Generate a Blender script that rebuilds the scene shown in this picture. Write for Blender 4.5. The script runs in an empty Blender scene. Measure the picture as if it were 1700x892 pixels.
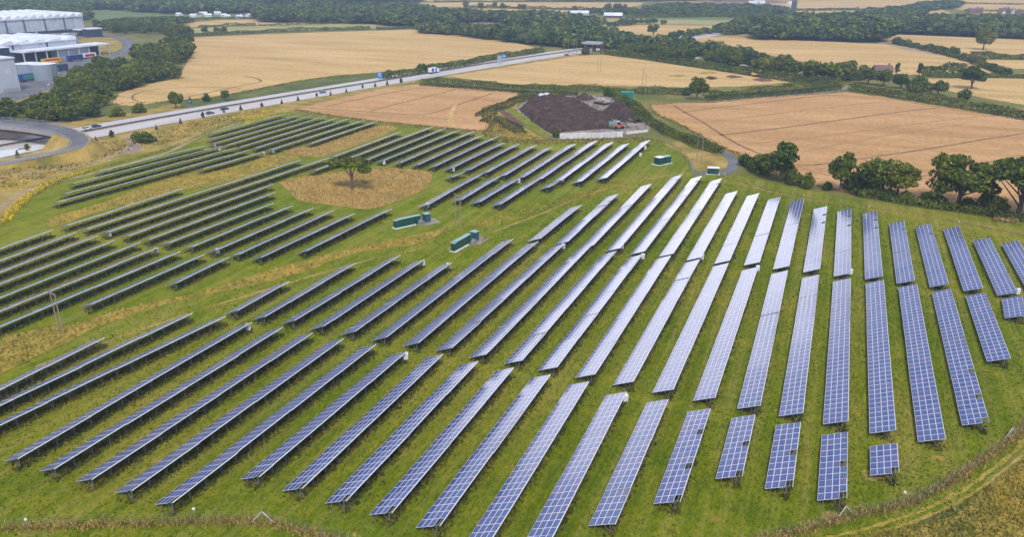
import bpy, math, random
import numpy as np
R = math.radians
rng = np.random.default_rng(7)
random.seed(7)
S = bpy.context.scene
# ------------------------------------------------------------------ camera
CH, PITCH, YAW, FPX = 73.7, R(21.6), R(22.35), 1284.0
cam = bpy.data.objects.new('camera', bpy.data.cameras.new('camera'))
S.collection.objects.link(cam)
cam.location = (0, 0, CH)
cam.rotation_euler = (R(90) - PITCH, 0, YAW)
cam.data.lens = 36 * FPX / 1700
cam.data.sensor_width = 36
cam.data.clip_start = 1
cam.data.clip_end = 30000
S.camera = cam
# ------------------------------------------------------------------ sky, sun, exposure
SUN_EL, SUN_AZ = R(52), R(150)          # azimuth clockwise from +Y
SKY_STRENGTH = 0.1
w = bpy.data.worlds.new('World'); S.world = w; w.use_nodes = True
nt = w.node_tree; nt.nodes.clear(); N = nt.nodes.new; LK = nt.links.new
out = N('ShaderNodeOutputWorld'); bg = N('ShaderNodeBackground'); bg.inputs['Strength'].default_value = SKY_STRENGTH
sky = N('ShaderNodeTexSky'); sky.sky_type = 'NISHITA'; sky.sun_disc = False
sky.sun_elevation = SUN_EL; sky.sun_rotation = SUN_AZ
tc = N('ShaderNodeTexCoord')
sep = N('ShaderNodeSeparateXYZ'); LK(tc.outputs['Generated'], sep.inputs[0])
def math_node(op, a=None, b=None, clamp=False):
    m = N('ShaderNodeMath'); m.operation = op; m.use_clamp = clamp
    for i, v in enumerate((a, b)):
        if v is None: continue
        if isinstance(v, (int, float)): m.inputs[i].default_value = v
        else: LK(v, m.inputs[i])
    return m.outputs[0]
no = N('ShaderNodeTexNoise'); no.inputs['Scale'].default_value = 3.2; no.inputs['Detail'].default_value = 6; no.inputs['Roughness'].default_value = 0.55
mp = N('ShaderNodeMapping'); mp.inputs['Scale'].default_value = (1, 1, 2.6); LK(tc.outputs['Generated'], mp.inputs[0]); LK(mp.outputs[0], no.inputs['Vector'])
# a bright cloud bank low in the north, broken cloud elsewhere
dt = N('ShaderNodeVectorMath'); dt.operation = 'DOT_PRODUCT'
_az, _el = R(-24), R(7)
dt.inputs[1].default_value = (math.sin(_az) * math.cos(_el), math.cos(_az) * math.cos(_el), math.sin(_el))
LK(tc.outputs['Generated'], dt.inputs[0])
bank = math_node('SUBTRACT', dt.outputs['Value'], 0.955)
bank = math_node('MULTIPLY', bank, 9.0)
bank = math_node('MAXIMUM', bank, -0.16)
hz = math_node('MULTIPLY', math_node('SUBTRACT', math_node('ABSOLUTE', sep.outputs[2]), 0.245), -3.0)
hz = math_node('MINIMUM', hz, 0.25)
bank = math_node('ADD', bank, math_node('MINIMUM', hz, 0.0))
lo = math_node('MULTIPLY', math_node('SUBTRACT', 0.16, math_node('ABSOLUTE', sep.outputs[2])), 1.6)      # milky horizon, brightest to the north-west
wst = math_node('MULTIPLY', math_node('SUBTRACT', math_node('MULTIPLY', sep.outputs[0], -1.0), 0.5), 4.0, True)
lo = math_node('MULTIPLY', math_node('MAXIMUM', lo, 0.0), wst)
bank = math_node('ADD', bank, lo)
ns = math_node('ADD', no.outputs['Fac'], bank)
rp = N('ShaderNodeMapRange'); rp.inputs['From Min'].default_value = 0.42; rp.inputs['From Max'].default_value = 0.68; LK(ns, rp.inputs['Value']); rp.clamp = True
cl = N('ShaderNodeMix'); cl.data_type = 'RGBA'
cl.inputs['A'].default_value = (3.6, 4.0, 5.4, 1)
bm = N('ShaderNodeMapRange'); bm.inputs['From Min'].default_value = 0.0; bm.inputs['From Max'].default_value = 0.12; LK(bank, bm.inputs['Value'])
bc = N('ShaderNodeMix'); bc.data_type = 'RGBA'; bc.inputs['A'].default_value = (12.5, 12.2, 12.4, 1); bc.inputs['B'].default_value = (25, 24, 25, 1); LK(bm.outputs[0], bc.inputs['Factor']); LK(bc.outputs['Result'], cl.inputs['B'])
LK(rp.outputs[0], cl.inputs['Factor'])
mx = N('ShaderNodeMix'); mx.data_type = 'RGBA'; mx.inputs['Factor'].default_value = 0.75
LK(sky.outputs[0], mx.inputs['A']); LK(cl.outputs['Result'], mx.inputs['B'])
LK(mx.outputs['Result'], bg.inputs['Color']); LK(bg.outputs[0], out.inputs['Surface'])
sun = bpy.data.objects.new('sun', bpy.data.lights.new('sun', 'SUN')); S.collection.objects.link(sun)
sun.data.energy = 1.5; sun.data.angle = R(14); sun.data.color = (1, 0.95, 0.86)
sun.rotation_euler = (R(90) - SUN_EL, 0, math.pi - SUN_AZ)
S.view_settings.view_transform = 'Standard'; S.view_settings.look = 'None'
S.view_settings.exposure = 0.92; S.view_settings.gamma = 1; S.view_settings.use_curve_mapping = False
S.render.engine = 'CYCLES'
S.cycles.volume_bounces = 0; S.cycles.max_bounces = 6; S.cycles.diffuse_bounces = 3; S.cycles.transparent_max_bounces = 4
# ------------------------------------------------------------------ helpers
def at(px, py, z=0.0):
    """photo pixel -> world point on the level z"""
    a = (px - 850) / FPX; b = (446 - py) / FPX
    d1 = math.cos(PITCH) + b * math.sin(PITCH); d2 = -math.sin(PITCH) + b * math.cos(PITCH)
    t = (z - CH) / d2
    return ((a * math.cos(YAW) - d1 * math.sin(YAW)) * t, (a * math.sin(YAW) + d1 * math.cos(YAW)) * t)
def px_of(x, y, z=0.0):
    xr = math.cos(YAW) * x + math.sin(YAW) * y; yr = -math.sin(YAW) * x + math.cos(YAW) * y
    zz = z - CH; d = yr * math.cos(PITCH) - zz * math.sin(PITCH); u = yr * math.sin(PITCH) + zz * math.cos(PITCH)
    return (850 + FPX * xr / d, 446 - FPX * u / d) if d > 1 else (-9999, -9999)
def link(o, parent=None):
    S.collection.objects.link(o)
    if parent is not None: o.parent = parent
    return o
def tag(o, label=None, cat=None, group=None, kind=None):
    if label: o['label'] = label
    if cat: o['category'] = cat
    if group: o['group'] = group
    if kind: o['kind'] = kind
    return o
def empty(name, loc=(0, 0, 0), rz=0, label=None, cat=None, group=None):
    o = bpy.data.objects.new(name, None); o.location = loc; o.rotation_euler = (0, 0, rz); link(o)
    return tag(o, label, cat, group)
def obj(name, me, parent=None, loc=(0, 0, 0), rot=(0, 0, 0)):
    o = bpy.data.objects.new(name, me); o.location = loc; o.rotation_euler = rot
    return link(o, parent)
def mesh_quads(name, V, mats, idx=None, smooth=False):
    """V: (n*4,3) array, one quad per four vertices"""
    V = np.asarray(V, dtype=np.float32); n = len(V) // 4
    me = bpy.data.meshes.new(name)
    me.vertices.add(n * 4); me.vertices.foreach_set('co', V.ravel())
    me.loops.add(n * 4); me.loops.foreach_set('vertex_index', np.arange(n * 4, dtype=np.int32))
    me.polygons.add(n); me.polygons.foreach_set('loop_start', np.arange(0, n * 4, 4, dtype=np.int32))
    if idx is not None: me.polygons.foreach_set('material_index', np.asarray(idx, dtype=np.int32))
    for m in mats: me.materials.append(m)
    me.update(calc_edges=True)
    return me
class MB:
    def __init__(s): s.v = []; s.f = []; s.m = []
    def poly(s, pts, mi=0):
        b = len(s.v); s.v += [tuple(p) for p in pts]; s.f.append(tuple(range(b, b + len(pts)))); s.m.append(mi)
    def box(s, x0, x1, y0, y1, z0, z1, mi=0, rz=0, c=None):
        P = [(x, y, z) for z in (z0, z1) for x, y in ((x0, y0), (x1, y0), (x1, y1), (x0, y1))]
        if rz:
            cx, cy = c if c else ((x0 + x1) / 2, (y0 + y1) / 2)
            P = [(cx + (x - cx) * math.cos(rz) - (y - cy) * math.sin(rz), cy + (x - cx) * math.sin(rz) + (y - cy) * math.cos(rz), z) for x, y, z in P]
        b = len(s.v); s.v += P
        for q in ((3, 2, 1, 0), (4, 5, 6, 7), (0, 1, 5, 4), (1, 2, 6, 5), (2, 3, 7, 6), (3, 0, 4, 7)):
            s.f.append(tuple(b + i for i in q)); s.m.append(mi)
    def prism(s, prof, y0, y1, mi=0, axis='y'):
        """profile of (x,z) extruded along y (or (y,z) along x)"""
        n = len(prof); b = len(s.v)
        for y in (y0, y1):
            s.v += [(p[0], y, p[1]) if axis == 'y' else (y, p[0], p[1]) for p in prof]
        s.f.append(tuple(range(b, b + n))); s.m.append(mi)
        s.f.append(tuple(range(b + 2 * n - 1, b + n - 1, -1))); s.m.append(mi)
        for i in range(n):
            j = (i + 1) % n; s.f.append((b + i, b + n + i, b + n + j, b + j)); s.m.append(mi)
    def tube(s, p, q, r0, r1=None, n=6, mi=0, cap=True):
        p = np.array(p, float); q = np.array(q, float); r1 = r0 if r1 is None else r1
        d = q - p; d /= (np.linalg.norm(d) + 1e-9)
        a = np.cross(d, (0, 0, 1) if abs(d[2]) < .9 else (1, 0, 0)); a /= np.linalg.norm(a); c = np.cross(d, a)
        b = len(s.v)
        for (o, r) in ((p, r0), (q, r1)):
            for i in range(n):
                t = 2 * math.pi * i / n; s.v.append(tuple(o + r * (math.cos(t) * a + math.sin(t) * c)))
        for i in range(n):
            j = (i + 1) % n; s.f.append((b + i, b + j, b + n + j, b + n + i)); s.m.append(mi)
        if cap:
            s.f.append(tuple(range(b + n - 1, b - 1, -1))); s.m.append(mi); s.f.append(tuple(range(b + n, b + 2 * n))); s.m.append(mi)
    def mesh(s, name, mats):
        me = bpy.data.meshes.new(name); me.from_pydata(s.v, [], s.f)
        for m in (mats if isinstance(mats, (list, tuple)) else [mats]): me.materials.append(m)
        me.polygons.foreach_set('material_index', s.m); me.update()
        return me
    def build(s, name, mats, parent=None, loc=(0, 0, 0), rot=(0, 0, 0)):
        return obj(name, s.mesh(name, mats), parent, loc, rot)
# ------------------------------------------------------------------ materials
MATS = {}
def new_mat(name):
    m = bpy.data.materials.new(name); m.use_nodes = True
    n = m.node_tree; b = n.nodes['Principled BSDF']; b.inputs['Specular IOR Level'].default_value = 0.25
    return m, n, b
def ramp(n, fac, stops):
    r = n.nodes.new('ShaderNodeValToRGB'); e = r.color_ramp.elements
    while len(e) < len(stops): e.new(0.5)
    for i, (p, c) in enumerate(stops): e[i].position = p; e[i].color = (*c, 1)
    n.links.new(fac, r.inputs[0]); return r.outputs[0]
def noise(n, scale, detail=4, rough=0.55, vec=None, mscale=None, rot=None, dist=0):
    t = n.nodes.new('ShaderNodeTexNoise'); t.inputs['Scale'].default_value = scale; t.inputs['Detail'].default_value = detail
    t.inputs['Roughness'].default_value = rough; t.inputs['Distortion'].default_value = dist
    if vec is None:
        c = n.nodes.new('ShaderNodeTexCoord'); vec = c.outputs['Object']
    if mscale or rot:
        mp = n.nodes.new('ShaderNodeMapping')
        if mscale: mp.inputs['Scale'].default_value = mscale
        if rot: mp.inputs['Rotation'].default_value = rot
        n.links.new(vec, mp.inputs[0]); vec = mp.outputs[0]
    n.links.new(vec, t.inputs['Vector']); return t.outputs['Fac']
def mix(n, fac, a, b, mode='MIX'):
    m = n.nodes.new('ShaderNodeMix'); m.data_type = 'RGBA'; m.blend_type = mode
    for s_, v in (('Factor', fac), ('A', a), ('B', b)):
        if isinstance(v, (int, float)): m.inputs[s_].default_value = v
        elif isinstance(v, tuple): m.inputs[s_].default_value = (*v, 1)
        else: n.links.new(v, m.inputs[s_])
    return m.outputs['Result']
def bump(n, b, h, strength=0.5, dist=0.1):
    x = n.nodes.new('ShaderNodeBump'); x.inputs['Strength'].default_value = strength; x.inputs['Distance'].default_value = dist
    n.links.new(h, x.inputs['Height']); n.links.new(x.outputs[0], b.inputs['Normal'])
def plain(name, col, rough=0.6, var=0.12, scale=0.6, metal=0.0, spec=0.3):
    if name in MATS: return MATS[name]
    m, n, b = new_mat(name)
    f = noise(n, scale, 5, 0.6)
    c = ramp(n, f, [(0.3, tuple(x * (1 - var) for x in col)), (0.7, tuple(min(1, x * (1 + var)) for x in col))])
    n.links.new(c, b.inputs['Base Color']); b.inputs['Roughness'].default_value = rough
    b.inputs['Metallic'].default_value = metal; b.inputs['Specular IOR Level'].default_value = spec
    MATS[name] = m; return m
def foliage(name, c0, c1, c2, per_object=0.35, world_tint=0.0):
    """leaf clumps: colour varies from clump to clump, from tree to tree"""
    m, n, b = new_mat(name)
    g = n.nodes.new('ShaderNodeNewGeometry')
    c = ramp(n, g.outputs['Random Per Island'], [(0.0, c0), (0.55, c1), (1.0, c2)])
    oi = n.nodes.new('ShaderNodeObjectInfo')
    tint = ramp(n, oi.outputs['Random'], [(0, (0.62, 0.76, 0.85)), (0.3, (1.35, 1.15, 0.65)), (0.6, (0.95, 1.0, 0.9)), (0.8, (1.7, 1.35, 0.8)), (1, (2.1, 1.6, 0.9))])
    c = mix(n, per_object, c, mix(n, 1.0, c, tint, 'MULTIPLY'))
    if world_tint:
        f = noise(n, 0.07, 2, 0.5)
        t2 = ramp(n, f, [(0.32, (0.5, 0.68, 0.85)), (0.5, (1, 1, 0.95)), (0.68, (1.7, 1.45, 1.0))])
        c = mix(n, world_tint, c, mix(n, 1.0, c, t2, 'MULTIPLY'))
    n.links.new(c, b.inputs['Base Color']); b.inputs['Roughness'].default_value = 0.75; b.inputs['Specular IOR Level'].default_value = 0.15
    tr = n.nodes.new('ShaderNodeBsdfTranslucent'); n.links.new(c, tr.inputs['Color'])
    ms = n.nodes.new('ShaderNodeMixShader'); ms.inputs[0].default_value = 0.22
    n.links.new(b.outputs[0], ms.inputs[1]); n.links.new(tr.outputs[0], ms.inputs[2]); n.links.new(ms.outputs[0], n.nodes['Material Output'].inputs['Surface'])
    MATS[name] = m; return m
# solar farm grass
def grass_mat():
    m, n, b = new_mat('grass_green')
    big = noise(n, 0.022, 3, 0.5)
    mid = noise(n, 0.20, 6, 0.7, dist=0.6)
    fine = noise(n, 1.6, 6, 0.8, mscale=(1.0, 0.42, 1.0))
    spk = noise(n, 4.5, 3, 0.8)
    streak = noise(n, 0.52, 5, 0.6, mscale=(1.0, 0.025, 1.0))
    green = ramp(n, mid, [(0.30, (0.092, 0.138, 0.005)), (0.5, (0.160, 0.196, 0.006)), (0.70, (0.240, 0.232, 0.012))])
    tone = ramp(n, fine, [(0.30, (0.48, 0.58, 0.50)), (0.5, (0.98, 1.0, 1.0)), (0.70, (1.5, 1.38, 1.3))])
    c = mix(n, 1.0, green, tone, 'MULTIPLY')
    dry = ramp(n, fine, [(0.3, (0.19, 0.175, 0.03)), (0.5, (0.28, 0.245, 0.05)), (0.72, (0.38, 0.31, 0.10))])
    def rng_(src, a, b_, k):
        r_ = n.nodes.new('ShaderNodeMapRange'); r_.inputs['From Min'].default_value = a; r_.inputs['From Max'].default_value = b_; r_.inputs['To Max'].default_value = k
        n.links.new(src, r_.inputs['Value']); return r_.outputs[0]
    c = mix(n, rng_(streak, 0.47, 0.66, 0.72), c, dry)
    c = mix(n, rng_(streak, 0.46, 0.30, 0.55), c, (0.075, 0.115, 0.008))
    c = mix(n, rng_(mid, 0.58, 0.78, 0.40), c, dry)
    c = mix(n, rng_(big, 0.48, 0.66, 0.30), c, dry)
    c = mix(n, rng_(spk, 0.66, 0.80, 0.5), c, (0.40, 0.36, 0.20))
    c = mix(n, 1.0, c, ramp(n, big, [(0.35, (0.82, 0.92, 0.95)), (0.6, (1.12, 1.06, 1.0))]), 'MULTIPLY')
    n.links.new(c, b.inputs['Base Color']); b.inputs['Roughness'].default_value = 0.95; b.inputs['Specular IOR Level'].default_value = 0.05
    bump(n, b, fine, 1.0, 0.35)
    return m
def two_tone(name, a, b_, c_, s1, s2, aniso=None, rot=None, bumpd=0.3, rough=0.95):
    m, n, b = new_mat(name)
    f1 = noise(n, s1, 5, 0.6, mscale=aniso, rot=rot); f2 = noise(n, s2, 5, 0.75)
    c = ramp(n, f1, [(0.3, a), (0.5, b_), (0.72, c_)])
    d = ramp(n, f2, [(0.25, (0.62, 0.62, 0.62)), (0.5, (1, 1, 1)), (0.75, (1.3, 1.28, 1.22))])
    c = mix(n, 1.0, c, d, 'MULTIPLY')
    n.links.new(c, b.inputs['Base Color']); b.inputs['Roughness'].default_value = rough; b.inputs['Specular IOR Level'].default_value = 0.08
    bump(n, b, f2, 0.8, bumpd)
    MATS[name] = m; return m
M_GRASS = grass_mat()
M_BASE = two_tone('pasture_and_verge', (0.09, 0.115, 0.025), (0.17, 0.165, 0.04), (0.30, 0.225, 0.075), 0.035, 0.5)
M_VERGE = two_tone('dry_verge_grass', (0.16, 0.145, 0.028), (0.33, 0.235, 0.06), (0.50, 0.345, 0.11), 0.09, 1.4)
M_TAWNY = two_tone('tawny_grass', (0.25, 0.17, 0.045), (0.37, 0.245, 0.075), (0.46, 0.31, 0.11), 0.13, 1.6)
M_TAWNYG = two_tone('tawny_green_grass', (0.17, 0.16, 0.02), (0.33, 0.25, 0.045), (0.45, 0.32, 0.08), 0.22, 1.4)
M_WHEAT = two_tone('ripe_wheat', (0.39, 0.215, 0.085), (0.48, 0.275, 0.115), (0.57, 0.34, 0.155), 0.045, 0.5, aniso=(0.25, 1.4, 1), rot=(0, 0, R(-14)))
M_WHEATG = two_tone('golden_stubble', (0.43, 0.27, 0.095), (0.54, 0.355, 0.14), (0.64, 0.44, 0.20), 0.03, 0.4, aniso=(0.3, 1.6, 1), rot=(0, 0, R(8)))
M_TRAM = two_tone('trodden_wheat', (0.17, 0.11, 0.055), (0.24, 0.15, 0.07), (0.34, 0.21, 0.10), 0.4, 2.0)
M_STUBG = two_tone('green_yellow_stubble', (0.26, 0.26, 0.09), (0.34, 0.31, 0.12), (0.42, 0.35, 0.14), 0.03, 0.4)
M_PAST = two_tone('green_pasture', (0.12, 0.17, 0.055), (0.15, 0.20, 0.065), (0.19, 0.22, 0.08), 0.02, 0.4)
M_BANK = two_tone('bank_grass', (0.06, 0.085, 0.02), (0.10, 0.125, 0.032), (0.20, 0.175, 0.06), 0.06, 0.7)
M_PURP = two_tone('bare_plough', (0.20, 0.13, 0.11), (0.24, 0.155, 0.13), (0.28, 0.18, 0.15), 0.03, 0.4)
M_EARTH = two_tone('compost', (0.045, 0.027, 0.024), (0.078, 0.049, 0.041), (0.14, 0.09, 0.066), 0.3, 1.5, bumpd=0.8)
M_SOIL = two_tone('yard_dirt', (0.19, 0.145, 0.12), (0.30, 0.24, 0.205), (0.40, 0.33, 0.285), 0.12, 1.0)
M_REDSOIL = two_tone('red_soil', (0.10, 0.05, 0.035), (0.15, 0.08, 0.06), (0.20, 0.12, 0.08), 0.3, 1.6)
M_ASPH = two_tone('asphalt', (0.12, 0.12, 0.135), (0.155, 0.155, 0.17), (0.20, 0.195, 0.21), 0.08, 1.4, bumpd=0.02)
M_CONC = two_tone('pale_motorway_surface', (0.42, 0.385, 0.37), (0.50, 0.46, 0.445), (0.56, 0.52, 0.505), 0.05, 1.2, aniso=(1.2, 0.1, 1), rot=(0, 0, R(-13)), bumpd=0.02)
M_WCONC = two_tone('white_concrete', (0.50, 0.50, 0.50), (0.62, 0.62, 0.62), (0.70, 0.70, 0.70), 0.3, 1.5, bumpd=0.03)
M_TRACK = two_tone('dusty_track', (0.25, 0.185, 0.11), (0.36, 0.27, 0.17), (0.46, 0.36, 0.24), 0.3, 1.8)
M_PAINT = plain('road_paint', (0.75, 0.75, 0.73), 0.6)
M_RAG = foliage('ragwort_yellow', (0.16, 0.18, 0.02), (0.55, 0.47, 0.02), (0.75, 0.62, 0.03))
M_LEAF = foliage('oak_leaves', (0.040, 0.066, 0.010), (0.090, 0.130, 0.018), (0.20, 0.23, 0.036), 0.85)
M_LEAFD = foliage('ash_leaves', (0.034, 0.058, 0.012), (0.074, 0.115, 0.020), (0.16, 0.20, 0.034), 0.9)
M_WOOD_L = foliage('woodland_leaves', (0.040, 0.066, 0.018), (0.090, 0.130, 0.032), (0.20, 0.235, 0.055), 0.0, 1.0)
M_HEDGE = foliage('hedge_leaves', (0.042, 0.066, 0.010), (0.098, 0.130, 0.018), (0.19, 0.21, 0.036), 0.25, 0.6)
M_HEDGEC = foliage('clipped_hedge_leaves', (0.030, 0.055, 0.020), (0.060, 0.088, 0.028), (0.095, 0.12, 0.04), 0.2, 0.3)
M_WEED = foliage('weeds_mixed', (0.055, 0.072, 0.012), (0.115, 0.115, 0.024), (0.22, 0.155, 0.06), 0.0, 0.6)
M_DRYBL = foliage('dry_grass_blades', (0.34, 0.225, 0.060), (0.46, 0.31, 0.092), (0.56, 0.39, 0.135), 0.0, 0.3)
M_MIXBL = foliage('mixed_grass_blades', (0.11, 0.12, 0.018), (0.26, 0.20, 0.04), (0.48, 0.34, 0.10), 0.2, 0.7)
M_MEADBL = foliage('meadow_blades', (0.19, 0.18, 0.025), (0.32, 0.25, 0.05), (0.47, 0.35, 0.11), 0.0, 0.75)
M_GOLDBL = foliage('golden_grass_blades', (0.29, 0.225, 0.04), (0.41, 0.295, 0.065), (0.50, 0.36, 0.10), 0.0, 0.5)
M_LAWNBL = foliage('short_grass_blades', (0.080, 0.118, 0.005), (0.160, 0.190, 0.007), (0.29, 0.26, 0.035), 0.0, 0.4)
M_BRNBL = foliage('brown_grass_blades', (0.22, 0.16, 0.045), (0.36, 0.25, 0.085), (0.48, 0.35, 0.14), 0.0, 0.4)
M_BARK = plain('bark', (0.13, 0.10, 0.08), 0.9, 0.3, 2.0)
M_WOODP = plain('weathered_timber', (0.30, 0.24, 0.19), 0.85, 0.2, 3.0)
M_STEEL = plain('galvanised_steel', (0.42, 0.44, 0.47), 0.45, 0.1, 2.0, metal=0.5)
M_DARKST = plain('dark_steel', (0.08, 0.085, 0.09), 0.5)
M_WHITE = plain('white_paint', (0.76, 0.77, 0.80), 0.5, 0.05)
M_GREENP = plain('dark_green_paint', (0.006, 0.072, 0.045), 0.45, 0.12, 1.5)
M_TEALP = plain('teal_paint', (0.06, 0.23, 0.23), 0.5, 0.12, 1.0)
M_GROOF = plain('pale_green_roof', (0.24, 0.38, 0.35), 0.55, 0.1, 1.0)
M_BLACK = plain('black_rubber', (0.02, 0.02, 0.022), 0.8)
M_GLASS = plain('dark_glass', (0.02, 0.03, 0.04), 0.08, spec=0.6)
def module_mat():
    """blue polycrystalline glass: tone differs from module to module, faint cell grid"""
    m, n, b = new_mat('solar_glass')
    g = n.nodes.new('ShaderNodeNewGeometry')
    c = ramp(n, g.outputs['Random Per Island'], [(0.0, (0.048, 0.082, 0.23)), (0.35, (0.065, 0.098, 0.255)), (0.65, (0.085, 0.100, 0.245)), (0.85, (0.120, 0.108, 0.235)), (1.0, (0.050, 0.105, 0.30))])
    f = noise(n, 0.9, 3, 0.5)
    c = mix(n, 1.0, c, ramp(n, f, [(0.3, (0.8, 0.8, 0.85)), (0.7, (1.25, 1.2, 1.1))]), 'MULTIPLY')
    n.links.new(c, b.inputs['Base Color']); b.inputs['Roughness'].default_value = 0.17
    b.inputs['IOR'].default_value = 1.5; b.inputs['Specular IOR Level'].default_value = 0.5
    return m
M_SOLAR = module_mat()
M_FRAME = plain('module_aluminium', (0.74, 0.75, 0.80), 0.35, 0.04, 1.0, metal=0.0, spec=0.5)
# ------------------------------------------------------------------ ground sheets
def resample(pts, step, jit, closed=True):
    P = [np.array(p, float) for p in pts]; outp = []
    n = len(P)
    for i in range(n if closed else n - 1):
        a, b = P[i], P[(i + 1) % n]; L = np.linalg.norm(b - a); k = max(1, min(400, int(L / step)))
        d = (b - a) / (L + 1e-9); nr = np.array([-d[1], d[0]])
        for j in range(k):
            outp.append(a + (b - a) * j / k + nr * random.uniform(-jit, jit) * (j > 0))
    if not closed: outp.append(P[-1])
    return outp
def smooth_closed(pts, it=2):
    for _ in range(it):
        q = []
        for i in range(len(pts)):
            a, b = np.array(pts[i]), np.array(pts[(i + 1) % len(pts)])
            q += [tuple(a * .75 + b * .25), tuple(a * .25 + b * .75)]
        pts = q
    return pts
def smooth_open(pts, it=2):
    for _ in range(it):
        q = [tuple(pts[0])]
        for i in range(len(pts) - 1):
            a, b = np.array(pts[i], float), np.array(pts[i + 1], float)
            q += [tuple(a * .75 + b * .25), tuple(a * .25 + b * .75)]
        q.append(tuple(pts[-1])); pts = q
    return pts
def sheet(name, px, z, mat, step=3, jit=0.8, skirt=False, smooth=0, world=False, kind='structure', label=None, cat=None):
    pts = px if world else [at(*p) for p in px]
    if smooth: pts = smooth_closed(pts, smooth)
    pts = resample(pts, step, jit)
    mb = MB(); n = len(pts)
    mb.v = [(p[0], p[1], z) for p in pts]; area = sum(pts[i][0] * pts[(i + 1) % n][1] - pts[(i + 1) % n][0] * pts[i][1] for i in range(n))
    o_ = list(range(n)); o_ = o_ if area > 0 else o_[::-1]
    mb.f.append(tuple(o_)); mb.m.append(0)
    if skirt:
        mb.v += [(p[0], p[1], 0.0) for p in pts]
        for i in range(n):
            a, b = o_[i], o_[(i + 1) % n]; mb.f.append((a, a + n, b + n, b)); mb.m.append(0)
    o = mb.build(name, mat); tag(o, kind=kind, label=label, cat=cat)
    return o
def offset_line(P, d):
    """offset a polyline sideways by d (left positive)"""
    P = np.array(P, float); T = np.zeros_like(P); T[1:-1] = P[2:] - P[:-2]; T[0] = P[1] - P[0]; T[-1] = P[-1] - P[-2]
    T /= np.linalg.norm(T, axis=1)[:, None]; Nn = np.stack([-T[:, 1], T[:, 0]], 1)
    return P + Nn * (np.array(d)[:, None] if np.ndim(d) else d)
def strip(name, P, l, r, z, mat, kind='structure', zs=None, jit=0.0):
    A = offset_line(P, l); B = offset_line(P, -r)
    if jit: A = A + rng.uniform(-jit, jit, A.shape); B = B + rng.uniform(-jit, jit, B.shape)
    mb = MB(); n = len(P); zz = zs if zs is not None else [z] * n
    mb.v = [(a[0], a[1], h) for a, h in zip(A, zz)] + [(b[0], b[1], h) for b, h in zip(B, zz)]
    for i in range(n - 1): mb.f.append((n + i, n + i + 1, i + 1, i)); mb.m.append(0)
    return tag(mb.build(name, mat), kind=kind)
# base ground to the horizon
mb = MB(); g = 9000
mb.poly([(-g, -600, 0), (g, -600, 0), (g, g, 0), (-g, g, 0)]); tag(mb.build('ground', M_BASE), kind='structure')
farm = [(-60, 900), (-80, 560), (-60, 420), (0, 372), (60, 322), (120, 285), (200, 262), (300, 242), (345, 215), (400, 197), (480, 186), (560, 194), (640, 205), (720, 212), (800, 222), (860, 236),
        (940, 236), (1090, 230), (1130, 245), (1150, 262), (1165, 283), (1200, 292), (1290, 318), (1400, 332), (1500, 345), (1600, 358), (1760, 385), (1800, 640), (1700, 745), (1600, 830), (1500, 880), (1380, 915), (1000, 960), (400, 960)]
sheet('solar_farm_grass', farm, 0.03, M_GRASS, step=4, jit=0.5)
# perimeter grass outside the fence (bottom left strip, right margin)
sheet('field_margin', [(1165, 290), (1240, 292), (1290, 306), (1400, 327), (1560, 350), (1760, 378), (1760, 420), (1600, 385), (1400, 350), (1240, 318)], 0.045, M_GRASS, jit=0.4)
sheet('rough_meadow', [(1250, 925), (1400, 905), (1520, 885), (1600, 845), (1700, 770), (1900, 640), (2200, 900), (1400, 1100)], 0.06, M_TAWNYG, step=2, jit=0.4)
sheet('motorway_verge', [(-80, 420), (0, 378), (60, 325), (120, 290), (200, 262), (300, 244), (345, 214), (400, 197), (470, 187), (510, 178), (640, 148), (720, 128), (960, 92), (960, 80), (840, 96), (720, 114), (630, 126), (500, 138), (350, 163), (200, 190), (100, 203), (0, 200), (-150, 215), (-150, 420)], 0.02, M_VERGE, jit=0.8)
sheet('embankment_grass', [(300, 168), (350, 160), (430, 146), (500, 132), (560, 122), (600, 119), (632, 120), (634, 131), (560, 143), (500, 153), (420, 164), (330, 178), (300, 180)], 0.05, M_BANK, jit=0.6)
# meadow patches kept long inside the farm
island = [(462, 305), (480, 298), (540, 290), (600, 282), (640, 279), (700, 283), (718, 288), (716, 300), (700, 318), (660, 335), (620, 347), (600, 348), (550, 340), (500, 336), (488, 328), (480, 316)]
strip1 = [(72, 372), (85, 360), (150, 345), (230, 315), (290, 292), (340, 288), (380, 280), (420, 268), (445, 257), (500, 260), (495, 265), (440, 282), (400, 297), (330, 313), (305, 313), (240, 335), (160, 352), (110, 372), (85, 378)]
strip2 = [(468, 253), (490, 246), (520, 242), (560, 232), (600, 215), (640, 207), (662, 213), (650, 218), (600, 238), (550, 256), (530, 262), (490, 258)]
strip3 = [(-60, 605), (0, 560), (60, 548), (130, 540), (180, 520), (260, 502), (340, 485), (420, 458), (520, 430), (560, 418), (640, 402), (700, 388), (745, 378), (740, 386), (690, 408), (640, 412), (560, 428), (520, 448), (440, 470), (330, 492), (240, 516), (160, 545), (60, 592), (0, 622), (-60, 650)]
strip4 = [(755, 372), (800, 366), (850, 352), (905, 340), (960, 322), (1000, 312), (1010, 316), (940, 340), (860, 366), (800, 378), (765, 382)]
sheet('meadow_island', island, 0.12, M_TAWNY, 3, 0.5, skirt=True, smooth=1)
sheet('meadow_strip', strip1, 0.12, M_TAWNYG, 3, 0.5, skirt=True, smooth=1)
sheet('meadow_strip', strip2, 0.13, M_TAWNY, 3, 0.5, skirt=True, smooth=1)
sheet('meadow_strip', strip3, 0.11, M_TAWNYG, 3, 0.5, skirt=True, smooth=1)
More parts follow.
